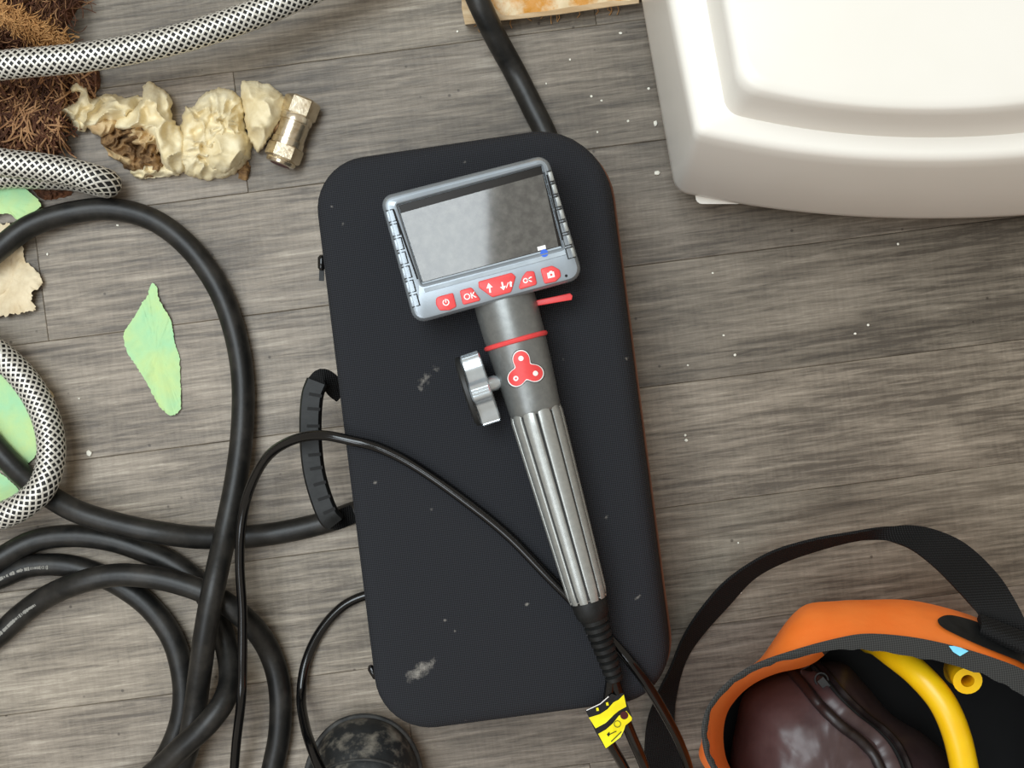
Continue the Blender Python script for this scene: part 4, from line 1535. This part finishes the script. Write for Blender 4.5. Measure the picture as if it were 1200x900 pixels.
# ------------------------------------------------------------------ torn green paper scraps and a tan flake
def paper(outl, seed, m, label, cat, lift=0.0012, curl=0.003, group=None, jag=1.3, z0=0.0002):
    o2 = spline([(x, y, 0) for x, y in outl], 9, True)
    o2 = [(q.x + jag * fn(q.x, q.y, 0.35, seed + 3), q.y + jag * fn(q.x, q.y, 0.35, seed + 7)) for q in o2]

    def zf(x, y, t): return z0 + 0.0009 + abs(lift * fn(x, y, 0.02, seed)) + curl * t * t * max(0, fn(x, y, 0.015, seed + 2)) + 0.0004 * fn(x, y, .12, seed)
    def zb(x, y): return max(z0, zf(x, y, 1.0) - 0.0006)
    return add('paper_scrap' if m == 'green' else 'foam_flake', *dome(o2, zf, zb, 12), M[m], label=label, cat=cat, group=group, sharp=60)


paper([(177, 333), (183, 335), (185, 346), (191, 360), (199, 372), (202, 384), (205, 402), (210, 418), (211, 440), (212, 460), (212, 478), (208, 484), (200, 487), (190, 480), (182, 468), (176, 456), (168, 442), (160, 430), (150, 415), (145, 399), (146, 388), (156, 374), (166, 356), (173, 346)], 2, 'green', 'leaf-shaped torn green paper scrap lying alone inside the hose loop', 'paper')
paper([(-60, 205), (-10, 205), (5, 209), (20, 218), (35, 225), (48, 241), (36, 250), (24, 260), (14, 252), (0, 251), (-30, 262), (-70, 250)], 6, 'green', 'torn green paper scrap beside the end loop of the braided hose', 'paper', z0=.0035)
paper([(-60, 425), (-10, 428), (8, 436), (24, 455), (38, 480), (47, 512), (46, 526), (36, 540), (28, 545), (10, 528), (-20, 500), (-70, 470)], 8, 'green', 'green paper scrap enclosed by the curve of the braided hose', 'paper')
paper([(-40, 545), (-5, 552), (8, 560), (22, 576), (20, 590), (6, 597), (-30, 596), (-50, 570)], 12, 'green', 'small yellowish green paper scrap under the braided and black hoses', 'paper')
paper([(-50, 262), (0, 262), (14, 264), (24, 280), (30, 305), (46, 322), (49, 334), (38, 344), (36, 352), (42, 362), (28, 366), (10, 369), (-10, 372), (-50, 360)], 15, 'scrap', 'crumpled tan flake of dried foam under the black hose loop', 'foam', lift=.006, curl=.006, jag=3)
paper([(53, 455), (57, 456), (63, 463), (61, 470), (56, 466)], 21, 'scrap', 'small pale chip beside the braided hose curve', 'chip', lift=.001, curl=.001, jag=.4)

# ------------------------------------------------------------------ crumbs on the floor and case
random.seed(21)


def crumb_text(x, y, z):
    if z > 0: return dict(label='white crumb resting on the lower end of the case handle', cat='crumb')
    if 765 < x < 772 and y < 210: return dict(label='bigger white crumb on the planks close to the plastic box', cat='crumb', group='crumbs by the plastic box')
    if (x, y) == (105, 531): return dict(label='white crumb on the planks between the braided hose and the black hose', cat='crumb')
    if x in (804, 803): return dict(label='white flake of debris on the planks between case and shoulder strap', cat='crumb', group='flakes between case and strap')
    return dict(label='tiny pale speck of grit on the plank floor', cat='crumb', group='specks of grit on the floor')


crumbs = [(768, 145, 4.2, 0), (770, 203, 4, 0), (105, 531, 4, 0), (804, 516, 3, 0), (803, 510, 2.2, 0), (93, 467, 1.8, 0), (536, 37, 2.2, 0), (727, 39, 2.4, 0), (760, 104, 2.2, 0), (736, 142, 1.8, 0), (861, 416, 2.4, 0), (640, 98, 1.6, 0),
          (110, 193, 2, 0), (56, 298, 2.4, 0), (138, 264, 2, 0), (848, 393, 1.8, 0), (1017, 381, 2.2, 0), (806, 428, 1.8, 0), (835, 320, 1.8, 0), (1052, 286, 2, 0), (397, 604, 3, .060), (868, 694, 2, 0), (865, 636, 1.6, 0), (693, 113, 2, 0), (705, 118, 2, 0), (700, 155, 2, 0), (668, 70, 1.8, 0), (1002, 391, 2, 0)]
for (x, y, r, z) in crumbs:
    q = []
    rr = pr(r * .85, z)
    bm = bmesh.new()
    bmesh.ops.create_icosphere(bm, subdivisions=1, radius=rr)
    c = P(x, y, z)
    sx, sy = random.uniform(.7, 1.2), random.uniform(.7, 1.2)
    vv_ = [c + Vector((v.co.x * sx * random.uniform(.8, 1.15), v.co.y * sy * random.uniform(.8, 1.15), max(0.0, v.co.z * .6 + rr * .45))) for v in bm.verts]
    ff_ = [[v.index for v in fc.verts] for fc in bm.faces]
    bm.free()
    add('crumb', vv_, ff_, M['crumb'], **crumb_text(x, y, z))
